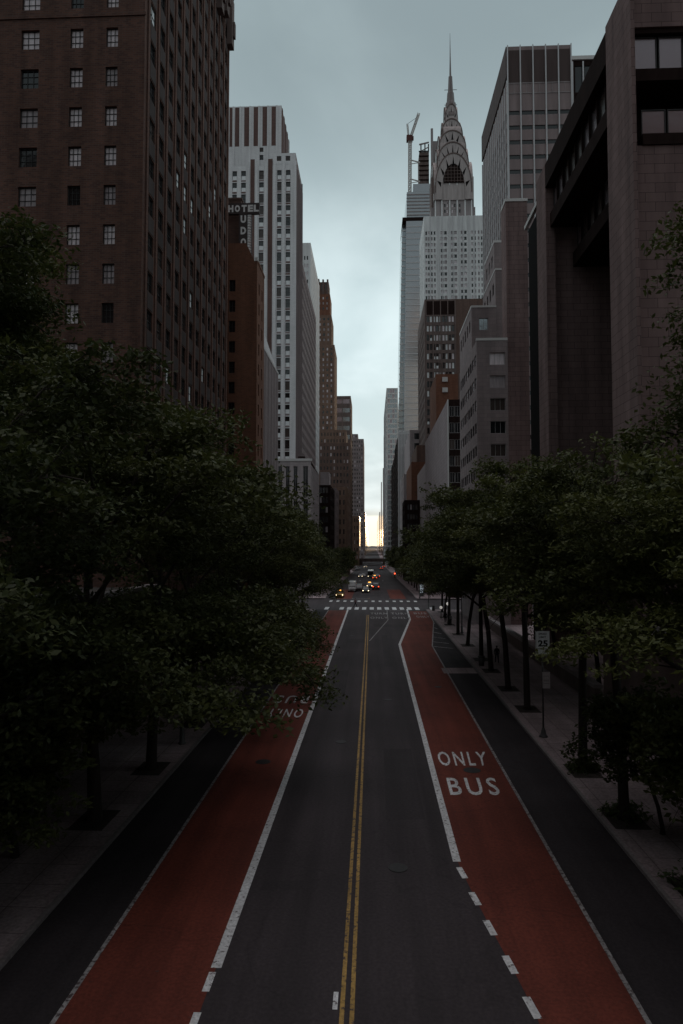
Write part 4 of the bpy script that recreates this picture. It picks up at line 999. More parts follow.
#        arch half width px, half depth px, base py, apex py
tiers = [(17.6, 17.0, 200, 153.8), (15.4, 14.6, 172, 142), (13.2, 12.2, 154, 130.3), (10.6, 8.6, 142, 118.6), (6.4, 6.0, 128, 103.8)]
for k, (hp, dp, yb, ya) in enumerate(tiers):
    hp *= 1.06; dep = 1.06 * dp * dyc / F; Dt = dyc - dep; hw = hp * Dt / F; zz = lambda py, Dt=Dt: uz(CXp, py, Dt)
    zb0, za0 = zz(yb), zz(ya); o = arch(hw, zb0, za0)
    if k == 0:   # hollow arch so the louvres show inside it
        inn = arch(hw * .63, zb0, zz(ya + 10.5))
        for i in range(len(o) - 1):
            a_, b_, c_, d_ = o[i], o[i + 1], inn[i + 1], inn[i]
            for axis in 'yx':
                vs = []
                for (p, q) in (a_, b_, c_, d_):
                    for t in (-1, 1): vs.append((cx + p, dyc + t * (dep + .9), q) if axis == 'y' else (cx + t * (dep + .9), dyc + p, q))
                crown.faces(vs, [(0, 2, 4, 6), (1, 7, 5, 3), (0, 1, 3, 2), (4, 5, 7, 6)], M['steel'])
        crown.prism([(cx + p, q) for p, q in arch(hw * .97, zb0, za0 - .5)], 'y', dyc - dep + 1.6, dyc + dep - 1.6, M['grey_stone'])
        crown.prism([(dyc + p, q) for p, q in arch(hw * .97, zb0, za0 - .5)], 'x', cx - dep + 1.6, cx + dep - 1.6, M['grey_stone'])
    else:
        crown.prism([(cx + p, q) for p, q in o], 'y', dyc - dep, dyc + dep, M['steel'])
        crown.prism([(dyc + p, q) for p, q in o], 'x', cx - dep - .01, cx + dep + .01, M['steel'])
    yf = dyc - dep - (.92 if k == 0 else .02)
    oo, o2 = arch(hw * 1.012, zb0, za0 + .25), arch(hw * .965, zb0, za0 - .45)
    for i in range(1, len(oo) - 2):     # slim raised rim
        for axis in 'yx':
            def P(pt, d): return (cx + pt[0], yf + d, pt[1]) if axis == 'y' else (cx - (dyc - yf) + d, dyc - pt[0], pt[1])
            crown.faces([P(oo[i], -.3), P(oo[i + 1], -.3), P(o2[i + 1], -.3), P(o2[i], -.3), P(o2[i + 1], .3), P(o2[i], .3), P(oo[i], .3), P(oo[i + 1], .3)], [(0, 1, 2, 3), (3, 2, 4, 5), (1, 0, 6, 7)], M['brown_stone'])
    nt_ = 7 if k < 2 else (5 if k < 4 else 3)
    for j in range(nt_):
        t = math.pi * (j + .65) / (nt_ + .3); ra, rb_ = (.93, .70) if k == 0 else (.93, .60); w_ = .085 if nt_ == 7 else .13
        def pt(rad, dt): return (cx + hw * rad * math.cos(t + dt), yf - .03, zb0 + (za0 - zb0) * (0.15 + 0.85 * abs(math.sin(t + dt)) ** .85) * (rad if k else 1 - (1 - rad) * .9))
        ps = [pt(rb_, -w_), pt(rb_, w_), pt(ra, 0)]
        for axis in 'yx':
            tri = MB(); vs = ps if axis == 'y' else [(cx - (dyc - p[1]), dyc + (p[0] - cx), p[2]) for p in ps]
            tri.faces(vs, [(0, 2, 1)], M['dark']); tri.build('triangular_window', r_)
crown.build('crown', r_)
zz = lambda py: uz(CXp, py, dyc)
spire = MB(); M['spire_steel'] = plaster('darker spire steel', (0.19, 0.155, 0.15), .25, .3, .42, .5, True, 0, .3)
prof = [(7.0, 119), (5.0, 104), (4.0, 103), (3.3, 93.5), (2.6, 92.8), (1.9, 77), (1.0, 76), (.55, 58), (.12, 33)]
for (ha, ya), (hb_, yb) in zip(prof, prof[1:]):
    ra, rb_ = ha * dyc / F, hb_ * dyc / F
    ring = lambda r0, z: [(cx + r0 * math.cos(math.pi / 8 + math.pi / 4 * i), dyc + r0 * math.sin(math.pi / 8 + math.pi / 4 * i), z) for i in range(8)]
    spire.loft([ring(ra * 1.06, zz(ya)), ring(rb_ * 1.06, zz(yb))], M['spire_steel'])
for ypx in (91, 106):
    for s_ in (-1, 1): spire.box(cx + s_ * 1.5, cx + s_ * 3.9, dyc - 1, dyc - .8, zz(ypx), zz(ypx) + .25, M['brown_stone'])
spire.build('spire', r_)

# --- tapering glass skyscraper still under construction, and its crane
DV = 580.0
b = Building('glass_skyscraper', (ux(412, 300, DV), DV, -5), 'tapering glass skyscraper with pale floor bands and an unfinished scaffolded top', 'skyscraper')
body = b.wall
def taper(m, pxl0, pxr0, y0, pxl1, pxr1, y1, Da, Db, inset=0):
    a0, a1, c0, c1 = ux(pxl0, y0, Da), ux(pxr0, y0, Da), ux(pxl1, y1, Da), ux(pxr1, y1, Da); z0_, z1_ = uz(412, y0, Da), uz(412, y1, Da)
    body.loft([[(a0, Da, z0_), (a1, Da, z0_), (a1, Db, z0_), (a0, Db, z0_)], [(c0, Da, z1_), (c1, Da, z1_), (c1, Db, z1_), (c0, Db, z1_)]], m)
    return a0, a1, c0, c1, z0_, z1_
taper(M['glass_sky'], 396.5, 403, 540, 402.3, 406.5, 222, DV + 8, DV + 50)
a0, a1, c0, c1, za, zb_ = taper(M['tower_glass'], 402.5, 432, 540, 406.3, 430, 221, DV, DV + 52)
taper(M['tower_glass'], 406.5, 431, 220.9, 406.8, 431, 192, DV + 1, DV + 45)
taper(M['tower_glass'], 413, 431, 191.9, 413, 431, 184, DV + 2, DV + 40)
body.box(ux(402.5, 219, DV), ux(432, 219, DV), DV + .4, DV + 40, uz(412, 220.5, DV), uz(412, 217, DV), M['dark_steel'])
band = MB(); nb = 52
for i in range(nb):
    f_ = i / nb; z = za + (zb_ - za) * f_; l = a0 + (c0 - a0) * f_; rr = a1 + (c1 - a1) * f_
    band.box(l - .1, rr, DV - .3, DV - .02, z, z + .75, M['fin'])
    l2 = ux(396.5, 540, DV + 8) + (ux(402.3, 222, DV + 8) - ux(396.5, 540, DV + 8)) * f_
    band.box(l2 - .3, l, DV + 7.6, DV + 7.98, z, z + 1.1, M['silver'])
for i in range(7):
    z = uz(412, 215 - 3.4 * i, DV); band.box(ux(406.6, 205, DV), ux(430, 205, DV), DV + .6, DV + .98, z, z + .8, M['grey_stone'])
tag(band.build('floor_band', b.root))
top = MB()
xs0, xs1 = ux(419.3, 165, DV + 12), ux(429, 165, DV + 12); ztp, zbt = uz(424, 152, DV + 12), uz(424, 190, DV + 12)
top.box(xs0, xs1, DV + 12, DV + 30, zbt, ztp, M['brown_stone'])
for i in range(9): z = zbt + (ztp - zbt) * i / 8; top.box(xs0 - .5, xs1, DV + 11, DV + 11.9, z, z + .7, M['dark_steel'])
for px in (421, 425, 428.5): x = ux(px, 148, DV + 12); top.box(x - .5, x + .5, DV + 12, DV + 13, ztp, uz(424, 144, DV + 12), M['dark_steel'])
top.bar((xs0, DV + 12, uz(424, 144.5, DV + 12)), (xs1, DV + 12, uz(424, 142.5, DV + 12)), 1.0, M['grey_stone']); top.bar((xs0, DV + 12, ztp), (xs1, DV + 12, uz(424, 147, DV + 12)), .7, M['grey_stone'])
x = ux(432, 140, DV + 10); top.box(x - 1.0, x + 1.0, DV + 10, DV + 12, uz(424, 190, DV + 10), uz(424, 128.5, DV + 10), M['grey_stone'])
x = ux(435, 150, DV + 10); top.box(x - 2.4, x + 2.4, DV + 12, DV + 18, uz(424, 190, DV + 10), uz(424, 140, DV + 10), M['grey_stone'])
top.build('unfinished_top', b.root)
b.finish()
DK_ = DV + 6
cr = thing('tower_crane', (ux(409.8, 190, DK_), DK_, uz(409.8, 192, DK_)), 'white tower crane with raised jib climbing the unfinished glass skyscraper', 'crane')
cw_ = plaster('white crane paint', (0.55, 0.52, 0.50), .2); crd = plaster('red brown crane machinery', (0.12, 0.05, 0.045), .3)
def lattice(mb, a, b, w, m, n):
    a, b = Vector(a), Vector(b); d = (b - a).normalized(); up = Vector((0, 1, 0)); s_ = d.cross(up).normalized()
    cs = [(s_ * i + up * j) * w / 2 for i in (-1, 1) for j in (-1, 1)]
    for c in cs: mb.bar(a + c, b + c, w * .2, m)
    for k in range(n):
        p, q = a + (b - a) * k / n, a + (b - a) * (k + 1) / n
        for c, e in ((0, 2), (1, 3), (2, 0), (3, 1)): mb.bar(p + cs[c], q + cs[e], w * .14, m)
        for c, e in ((0, 2), (1, 3)): mb.bar(p + cs[c], p + cs[e], w * .2, m)
Pc = lambda px, py: Vector((ux(px, py, DK_), DK_, uz(px, py, DK_)))
mb = MB(); lattice(mb, Pc(409.8, 195), Pc(410, 140), 2.6, cw_, 13); mb.build('mast', cr)
mb = MB(); lattice(mb, Pc(410.8, 137), Pc(418.8, 113.5), 1.9, cw_, 9); mb.build('jib', cr)
mb = MB(); mb.box(Pc(406.5, 141).x, Pc(412.5, 141).x, DK_ - 2, DK_ + 2, Pc(410, 141.5).z, Pc(410, 136).z, crd); mb.box(Pc(412, 141).x, Pc(413.6, 141).x, DK_ - 1.5, DK_ + .5, Pc(410, 140.5).z, Pc(410, 137).z, crd); mb.build('cab', cr)
mb = MB(); lattice(mb, Pc(408.5, 136), Pc(407.3, 124), 1.3, cw_, 4); mb.bar(Pc(407.3, 124), Pc(417.5, 117), .22, M['dark_steel']); mb.build('mast_head', cr)
mb = MB()
for py in (160, 179): mb.bar(Pc(410.5, py), Pc(420, py + 2.5), .8, cw_); mb.bar(Pc(410.5, py + 4), Pc(420, py + 2.5), .5, cw_)
mb.build('tie_strut', cr)

# --- road bridge crossing the far end of the street
zf = [uz(372, 559.3, 610), uz(372, 561.6, 610)]
vb = thing('road_bridge', (0, 610, ground_z(610)), 'dark low bridge crossing the street far away below the bright gap', 'bridge')
mb = MB(); mb.box(-24, 26, 606, 622, zf[1], zf[0], M['brown_stone']); mb.build('deck', vb)
for xx in (-9.5, 10.5):
    mb = MB(); mb.box(xx - .9, xx + .9, 607, 621, ground_z(615) - .5, zf[1] - .004, M['brown_stone']); mb.build('pier', vb)
mb = MB()
for yy_ in (606.2, 621.6): mb.box(-24, 26, yy_, yy_ + .3, zf[0] + .002, zf[0] + .5, M['brown_stone'])
mb.build('railing', vb)

# --- unseen towers behind the viewer, added to shade the near road
for side, xa_, xb_ in (('left', -64, -20.5), ('right', 20.5, 64)):
    b = Building('apartment_tower', ((xa_ + xb_) / 2, -62, 0), f'dark brick apartment tower beside the overpass on the {side}', 'building')
    b.tier(xa_, xb_, -62, -3, -1, 84, 'L' if side == 'left' else 'R', M['brick_dark'], None, dict(nc=18, pitch=3.3, wf=.4, hf=.52, style='muntin_dark', top=4))
    b.finish(0)
# ================================================================== trees
def leafmat(name, c1, c2):
    m = mat(name, c1, 0.55, 0.25); b = m.node_tree.nodes['Principled BSDF']; nt_ = m.node_tree
    g = nd(m, 'ShaderNodeNewGeometry'); oi = nd(m, 'ShaderNodeObjectInfo')
    mx = nd(m, 'ShaderNodeMix', data_type='RGBA'); mx.inputs[6].default_value = (*c1, 1); mx.inputs[7].default_value = (*c2, 1)
    n = nd(m, 'ShaderNodeTexNoise'); n.inputs['Scale'].default_value = 0.45; n.inputs['Detail'].default_value = 2; lk(m, g.outputs['Position'], n.inputs['Vector'])
    ad = nd(m, 'ShaderNodeMath', operation='ADD'); lk(m, g.outputs['Random Per Island'], ad.inputs[0]); lk(m, n.outputs['Fac'], ad.inputs[1])
    a2 = nd(m, 'ShaderNodeMath', operation='MULTIPLY_ADD'); lk(m, oi.outputs['Random'], a2.inputs[0]); a2.inputs[1].default_value = 1.5; lk(m, ad.outputs[0], a2.inputs[2])
    mr = nd(m, 'ShaderNodeMapRange'); mr.inputs[1].default_value = 0.5; mr.inputs[2].default_value = 2.7; lk(m, a2.outputs[0], mr.inputs[0]); lk(m, mr.outputs[0], mx.inputs[0])
    lk(m, mx.outputs[2], b.inputs['Base Color'])
    tr = nd(m, 'ShaderNodeBsdfTranslucent'); lk(m, mx.outputs[2], tr.inputs['Color'])
    ms = nd(m, 'ShaderNodeMixShader'); ms.inputs[0].default_value = 0.3
    lk(m, b.outputs[0], ms.inputs[1]); lk(m, tr.outputs[0], ms.inputs[2]); lk(m, ms.outputs[0], nt_.nodes['Material Output'].inputs['Surface'])
    return m
LEAF = leafmat('locust leaves', (0.033, 0.044, 0.014), (0.092, 0.102, 0.027))
LEAF2 = leafmat('shrub leaves', (0.045, 0.07, 0.025), (0.12, 0.15, 0.05))
BARK = plaster('dark bark', (0.045, 0.036, 0.032), .35, 1.5, .95, .15)

def leaves_mesh(name, cen, axis, n_per, rng, size, flat=(1.0, 1.0, 0.36), m=None):
    """leaf kites scattered in flattened sprays round the twig centres"""
    cen = np.asarray(cen); N = len(cen) * n_per
    c = np.repeat(cen, n_per, 0); rad = np.repeat(np.asarray(axis), n_per, 0)
    p = rng.normal(size=(N, 3)); p /= np.linalg.norm(p, axis=1)[:, None]; p *= (rng.random((N, 1)) ** 0.45)
    p *= np.asarray(flat) * rad[:, None]
    p[:, 2] -= 0.22 * (p[:, 0] ** 2 + p[:, 1] ** 2) / np.maximum(rad, .3)
    P = c + p
    a = rng.random(N) * 2 * np.pi; dip = rng.normal(-0.35, 0.38, N)
    d = np.stack([np.cos(a) * np.cos(dip), np.sin(a) * np.cos(dip), np.sin(dip)], 1)
    roll = rng.normal(0, 0.6, N); s0 = np.stack([-np.sin(a), np.cos(a), np.zeros(N)], 1); up = np.cross(d, s0)
    s = s0 * np.cos(roll)[:, None] + up * np.sin(roll)[:, None]
    L_ = size * (0.6 + 0.8 * rng.random(N)); Wd = L_ * 0.24
    v = np.stack([P - d * L_[:, None] / 2, P + s * Wd[:, None] - d * (L_ * .05)[:, None], P + d * L_[:, None] / 2, P - s * Wd[:, None] - d * (L_ * .05)[:, None]], 1).reshape(-1, 3)
    me = bpy.data.meshes.new(name); me.vertices.add(4 * N); me.vertices.foreach_set('co', v.astype(np.float32).ravel())
    me.loops.add(4 * N); me.loops.foreach_set('vertex_index', np.arange(4 * N, dtype=np.int32))
    me.polygons.add(N); me.polygons.foreach_set('loop_start', np.arange(0, 4 * N, 4, dtype=np.int32)); me.polygons.foreach_set('loop_total', np.full(N, 4, np.int32))
    me.materials.append(m or LEAF); me.update(calc_edges=True); return me

def tree_meshes(seed, Ht=17.0, spread=6.4, th=4.4, n_per=95, size=0.225, nl=9, r0=0.24, twr=1.15, low=3.9, flat=False):
    rg = random.Random(seed); mb = MB(); cen = []; rad = []
    def V(*a): return Vector(a)
    lean = V(rg.uniform(-.85, .85), rg.uniform(-.85, .85), 0)
    tp = [V(0, 0, -.1), V(0, 0, .25), lean * .3 + V(0, 0, th * .5), lean + V(0, 0, th), lean * 1.5 + V(0, 0, Ht * .45), lean * 1.8 + V(0, 0, Ht * .68)]
    mb.tube(tp, [r0 * 1.45, r0 * 1.05, r0 * .9, r0 * .8, r0 * .5, r0 * .22], BARK, 8)
    def along(pts, t):
        k = t * (len(pts) - 1); i = min(int(k), len(pts) - 2); return pts[i].lerp(pts[i + 1], k - i)
    for i in range(nl):
        f = i / (nl - 1); z = th * .92 + (Ht * .62 - th) * f ** 1.1; base = V(lean.x, lean.y, z) if z > th else lean * .9 + V(0, 0, z)
        az = i * 2.4 + rg.uniform(-.35, .35); ln = spread * (1.05 - .35 * f) * rg.uniform(.78, 1.12); rise = (Ht - z) * (0.28 + .55 * f) * rg.uniform(.75, 1.05)
        dr = V(math.cos(az), math.sin(az), 0)
        if flat and f < .45: rise *= .22; ln *= .92
        pts = [base, base + dr * ln * .28 + V(0, 0, rise * .5), base + dr * ln * .62 + V(0, 0, rise * .92), base + dr * ln + V(0, 0, rise * (1.0 if f > .4 else .8))]
        for q in pts[1:]: q += V(rg.uniform(-.4, .4), rg.uniform(-.4, .4), rg.uniform(-.25, .25))
        rb = r0 * (.5 - .2 * f); mb.tube(pts, [rb, rb * .75, rb * .45, rb * .15], BARK, 6, False)
        for j in range(11):
            t = .26 + .74 * (j + rg.random() * .6) / 11; t = min(t, 1.0); o = along(pts, t)
            sa = az + (1 if j % 2 else -1) * rg.uniform(.5, 1.25); sl = spread * rg.uniform(.26, .46) * (1.15 - .4 * t)
            e = o + V(math.cos(sa), math.sin(sa), 0) * sl + V(0, 0, rg.uniform(-.5, 1.5) if t < .8 else rg.uniform(-1.5, .7)); md = o.lerp(e, .5) + V(0, 0, rg.uniform(.1, .5))
            mb.tube([o, md, e], [rb * .34, rb * .2, rb * .07], BARK, 4, False)
            for k in range(4):
                q = along([o, md, e], .35 + .65 * k / 3) + V(rg.uniform(-.7, .7), rg.uniform(-.7, .7), rg.uniform(-.45, .45))
                cen.append(q); rad.append(twr * rg.uniform(.55, 1.15))
                if k == 3 and rg.random() < .5: mb.tube([e, q], [rb * .08, .012], BARK, 4, False)
    for k in range(9):
        q = V(lean.x * 1.8 + rg.gauss(0, 1.3), lean.y * 1.8 + rg.gauss(0, 1.3), Ht * .72 + rg.uniform(0, Ht * .24)); cen.append(q); rad.append(twr)
        mb.tube([tp[-1], tp[-1].lerp(q, .6) + V(0, 0, .3), q], [r0 * .2, r0 * .12, .02], BARK, 4, False)
    # keep the undersides open enough to walk and drive below
    keep = [(c, r) for c, r in zip(cen, rad) if c.z > min(low, th * 1.1)]
    rng = np.random.default_rng(seed)
    lm = leaves_mesh('crown', [tuple(c) for c, r in keep], [r for c, r in keep], n_per, rng, size)
    return mb.mesh('trunk'), lm
VAR = [tree_meshes(11), tree_meshes(23, 16.4, 6.8, 4.2), tree_meshes(37, 17.4, 6.2, 4.8, nl=10), tree_meshes(53, 16.0, 6.6, 4.0)]
RNEAR = [tree_meshes(181 + 9 * i, 17.6, 6.4, 7.6, low=8.5, nl=10) for i in range(2)]
LOWT = [tree_meshes(211, 17.0, 7.0, 4.3, low=2.7, nl=13, flat=True), tree_meshes(223, 16.6, 7.0, 4.2, low=2.7, nl=13, flat=True)]
RVAR = [tree_meshes(61 + 7 * i, 16.6 + .4 * i, 6.2 + .2 * i, 6.3, low=6.9) for i in range(3)]
FARV = [tree_meshes(71, 13.0, 4.8, 3.6, 40, .36, 8, .2, 1.15), tree_meshes(83, 12.4, 5.0, 3.4, 40, .36, 8, .2, 1.15)]
BIGV = [tree_meshes(97, 19.0, 6.6, 4.0, 95, .235, 14, .3, 1.35), tree_meshes(101, 18.0, 6.6, 4.4, 95, .235, 14, .3, 1.35)]
RHIGH = [tree_meshes(307, 18.2, 5.8, 8.8, low=10.6, nl=10)]
def tree(var, x, y, z, s, rz, label, group, name='street_tree'):
    t = thing(name, (x, y, z), label, 'tree', group, rz); t.scale = (s, s, s)
    for nm, me in zip(('trunk', 'crown'), var):
        o = bpy.data.objects.new(nm, me); COL.objects.link(o); o.parent = t
    return t
ORD = ['first', 'second', 'third', 'fourth', 'fifth', 'sixth', 'seventh', 'eighth', 'ninth', 'tenth', 'eleventh', 'twelfth', 'thirteenth', 'fourteenth', 'fifteenth', 'sixteenth', 'seventeenth']
LT = [(-13.4, 19.5, 1.1), (-12.0, 29.6, 1.2), (-11.75, 36.4, 1.16), (-11.8, 45.5, 1.12), (-12, 54, 1.02), (-12, 63, 1.0), (-12.1, 73, 1.02), (-12, 83, 1.02), (-12.1, 93.5, 1.0), (-12, 104, .96), (-12.2, 115, .93), (-12.6, 123.5, .85)]
for i, (x, y, s) in enumerate(LT):
    tree(LOWT[i % 2] if i in (1, 2, 3, 4, 5) else VAR[i % 4], x, y, .14, s, (-.45, .15, -.3, .35, .0, -.2, .3)[i - 1] if 0 < i < 6 else 1.7 * i + .4, f'leafy street tree on the left pavement, {ORD[i]} of its row from the viewer', 'street trees along the left kerb')
RT = [(11.2, 24.4, .84), (10.9, 30.7, .92), (11.05, 37.0, .98), (11.2, 50.6, 1.02), (11.2, 57.6, 1.0), (11.2, 65.6, .98), (11.3, 72, .94), (11.3, 82, .92), (11.4, 92, .9), (11.5, 103, .88), (11.9, 113.5, .84), (12.4, 122.5, .8)]
for i, (x, y, s) in enumerate(RT):
    tree(RHIGH[0] if i < 3 else RNEAR[i % 2] if i < 6 else RVAR[i % 3], x, y, .14, s, 2.3 * i + 1.1, f'leafy street tree on the right pavement, {ORD[i]} of its row from the viewer', 'street trees along the right kerb')
tree(VAR[1], -14.4, 8.6, .14, 1.0, .9, 'leafy street tree at the lower left edge, partly out of view, added to shade the near road', 'street trees along the left kerb')  # added at the viewer's end of the row to darken the near road
tree(RNEAR[1], 13.4, 14.5, .14, .9, .9, 'leafy street tree at the right edge, mostly out of view, added to shade the near road', 'street trees along the right kerb')  # likewise added, its crown cutting side light on the near road
IT = [(20.2, 44, .72, 6.2), (18.4, 57, .86, .6), (18.4, 70, .82, .6), (18, 82, .76, .6)]
for i, (x, y, s, z) in enumerate(IT):
    tree(VAR[i % 4], x, y, z, s, 1.3 * i + 2, f'garden tree in front of the granite building, {ORD[i]} of them from the viewer', 'trees on the raised ground at the right', 'garden_tree')
BT = [(-22.5, 33, 8.6, 1.12, 'broad dark tree at the far left of the raised left terrace'), (-20.4, 27.5, 8.6, 1.08, 'tallest dark tree of the raised left terrace, its crown against the brick tower'), (-23, 43, 8.6, .86, 'tree on the raised left terrace farther from the viewer beside the brick tower'), (-19.6, 37, 8.6, .78, 'smaller tree at the edge of the raised left terrace'),
      (17.6, 26.5, 6.6, 1.05, 'tall tree on the raised right terrace, its crown against the granite wall')]
for i, (x, y, z, s, lb) in enumerate(BT): tree(BIGV[i % 2], x, y, z, s, 1.9 * i + .7, lb, 'trees on the raised terraces', 'terrace_tree')
k = 0
for side, x in (('left', -12.4), ('right', 12.2)):
    for i in range(14):
        y = 166 + i * 14.5 + (3 if side == 'right' else 0)
        tree(FARV[i % 2], x + random.uniform(-.4, .4), y, ground_z(y) + .1, random.uniform(.85, 1.05), i * 2.1, f'small dark street tree past the crossing, {ORD[i]} of the {side} row', f'street trees beyond the crossing on the {side}')
# low growth in the tree pits
def shrub(name, x, y, z, r, h, seed, label, group, n=26):
    rg = random.Random(seed); cen, rad, mb = [], [], MB()
    for i in range(n):
        a = rg.random() * 6.28; q = r * rg.random() ** .6; p = Vector((math.cos(a) * q, math.sin(a) * q, h * (.25 + .75 * rg.random() * (1 - .4 * q / r)))); cen.append(tuple(p)); rad.append(.28 + .3 * rg.random())
        mb.tube([(p.x * .15, p.y * .15, 0), (p.x * .6, p.y * .6, p.z * .6), p], [.03, .02, .008], BARK, 4, False)
    t = thing(name, (x, y, z), label, 'plant', group)
    o = mb.build('stem', t, world=False); f = bpy.data.objects.new('foliage', leaves_mesh('foliage', cen, rad, 26, np.random.default_rng(seed), .2, (1, 1, .6), LEAF2)); COL.objects.link(f); f.parent = t
PITS = [(x, y) for x, y, s in RT[:8]]
YOUNG = [tree_meshes(131, 5.9, 2.8, 2.3, 60, .22, 8, .09, .7, low=2.3), tree_meshes(137, 6.0, 2.9, 2.4, 60, .22, 8, .09, .7, low=2.4)]
tree(YOUNG[0], 11.9, 29.2, .14, .95, .4, 'bushy young tree between the first and second street trees on the right pavement', None, 'young_tree')
tree(YOUNG[1], 12.6, 25.4, .14, 1.12, 1.4, 'bushy young tree close behind the trunk of the first right street tree', None, 'young_tree')
tree(YOUNG[1], -12.7, 22.6, .14, 1.0, 1.2, 'small young tree at the lower left edge beside the kerb', None, 'young_tree')
tree(YOUNG[0], -13.6, 26.0, .14, 1.35, 2.2, 'bushy young tree low at the far left beside the first left street tree', None, 'young_tree')
for i, (x, y, r, h) in enumerate(((11.3, 24.6, 1.1, .5), (11.0, 31.0, 1.0, .45), (11.1, 37.1, .8, .5))):
    shrub('tree_pit_plants', x, y, .14, r, h, 20 + i, f'low green plants in the {ORD[i]} tree pit of the right pavement', 'plants in tree pits', 22)
# pits: dark soil squares let into the pavement
SOIL = surf('dark soil', (0.06, 0.048, 0.042), .3, .4)
mb = MB()
for x, y, s in LT + RT :
    mb.face([(x - .75, y - 1.1, .146), (x + .75, y - 1.1, .146), (x + .75, y + 1.1, .146), (x - .75, y + 1.1, .146)], SOIL)
struct(mb, 'tree_pit_soil')
# terraces held by walls
def wallbox(name, label, x0, x1, y0, y1, z1, m):
    t = thing(name, ((x0 + x1) / 2, y0, 0), label, 'wall'); a = MB(); a.box(x0, x1, y0, y1, 0, z1, m); a.build('wall', t)
    c = MB(); c.box(x0 - .08, x1 + .08, y0 - .08, y1 + .08, z1 + .003, z1 + .28, M['grey_stone']); c.build('coping', t)
wallbox('retaining_wall', 'dark stone wall holding the raised terrace behind the left row of street trees', -19.0, -18.2, -50, 57.3, 8.4, M['brown_stone'])
wallbox('retaining_wall', 'dark stone wall holding the raised terrace behind the right row of street trees', 17.2, 18.0, -50, 52.2, 6.2, M['brown_stone'])
wallbox('garden_wall', 'low dark garden wall at the foot of the granite piers on the right', 16.6, 17.1, 52.4, 102, 1.3, M['brown_stone'])
mb = MB(); mb.face([(-60, -50, 8.4), (-19.0, -50, 8.4), (-19.0, 57.3, 8.4), (-60, 57.3, 8.4)], A_LAND); mb.face([(18.0, -50, 6.2), (60, -50, 6.2), (60, 52.2, 6.2), (18.0, 52.2, 6.2)], A_LAND)
struct(mb, 'terrace_ground')

# ================================================================== vehicles
TYRE = mat('tyre rubber', (0.02, 0.02, 0.02), .8, .3); RIM = mat('wheel rim', (.35, .35, .36), .35, .5, .7)
CARGL = mat('car glass', (0.012, 0.014, 0.016), .06, .7)
HEAD = mat('lit headlight', (1, .9, .75), .3, .5, 0, (1.0, .78, .48), 4.0); HEADOFF = mat('dull headlight', (.5, .5, .5), .2, .6)
TAIL = mat('lit tail light', (.6, .02, .01), .3, .5, 0, (1.0, .07, .02), 3.0)
AMBER = mat('lit amber lamp', (1, .5, .1), .3, .5, 0, (1.0, .42, .08), 3.0)
PLATE = mat('number plate', (.6, .55, .4), .5, .4); TRIM_ = mat('black trim', (.02, .02, .02), .5, .4)
def paint(n, c): return mat(n + ' car paint', c, .3, .5)
def ring(y, hw, z0, z1, ch=.12, top=1.0):
    return [(-hw + ch, y, z0), (hw - ch, y, z0), (hw, y, z0 + ch), (hw * (.5 + .5 * top), y, z1 - ch), (hw * top - ch, y, z1), (-hw * top + ch, y, z1), (-hw * (.5 + .5 * top), y, z1 - ch), (-hw, y, z0 + ch)]
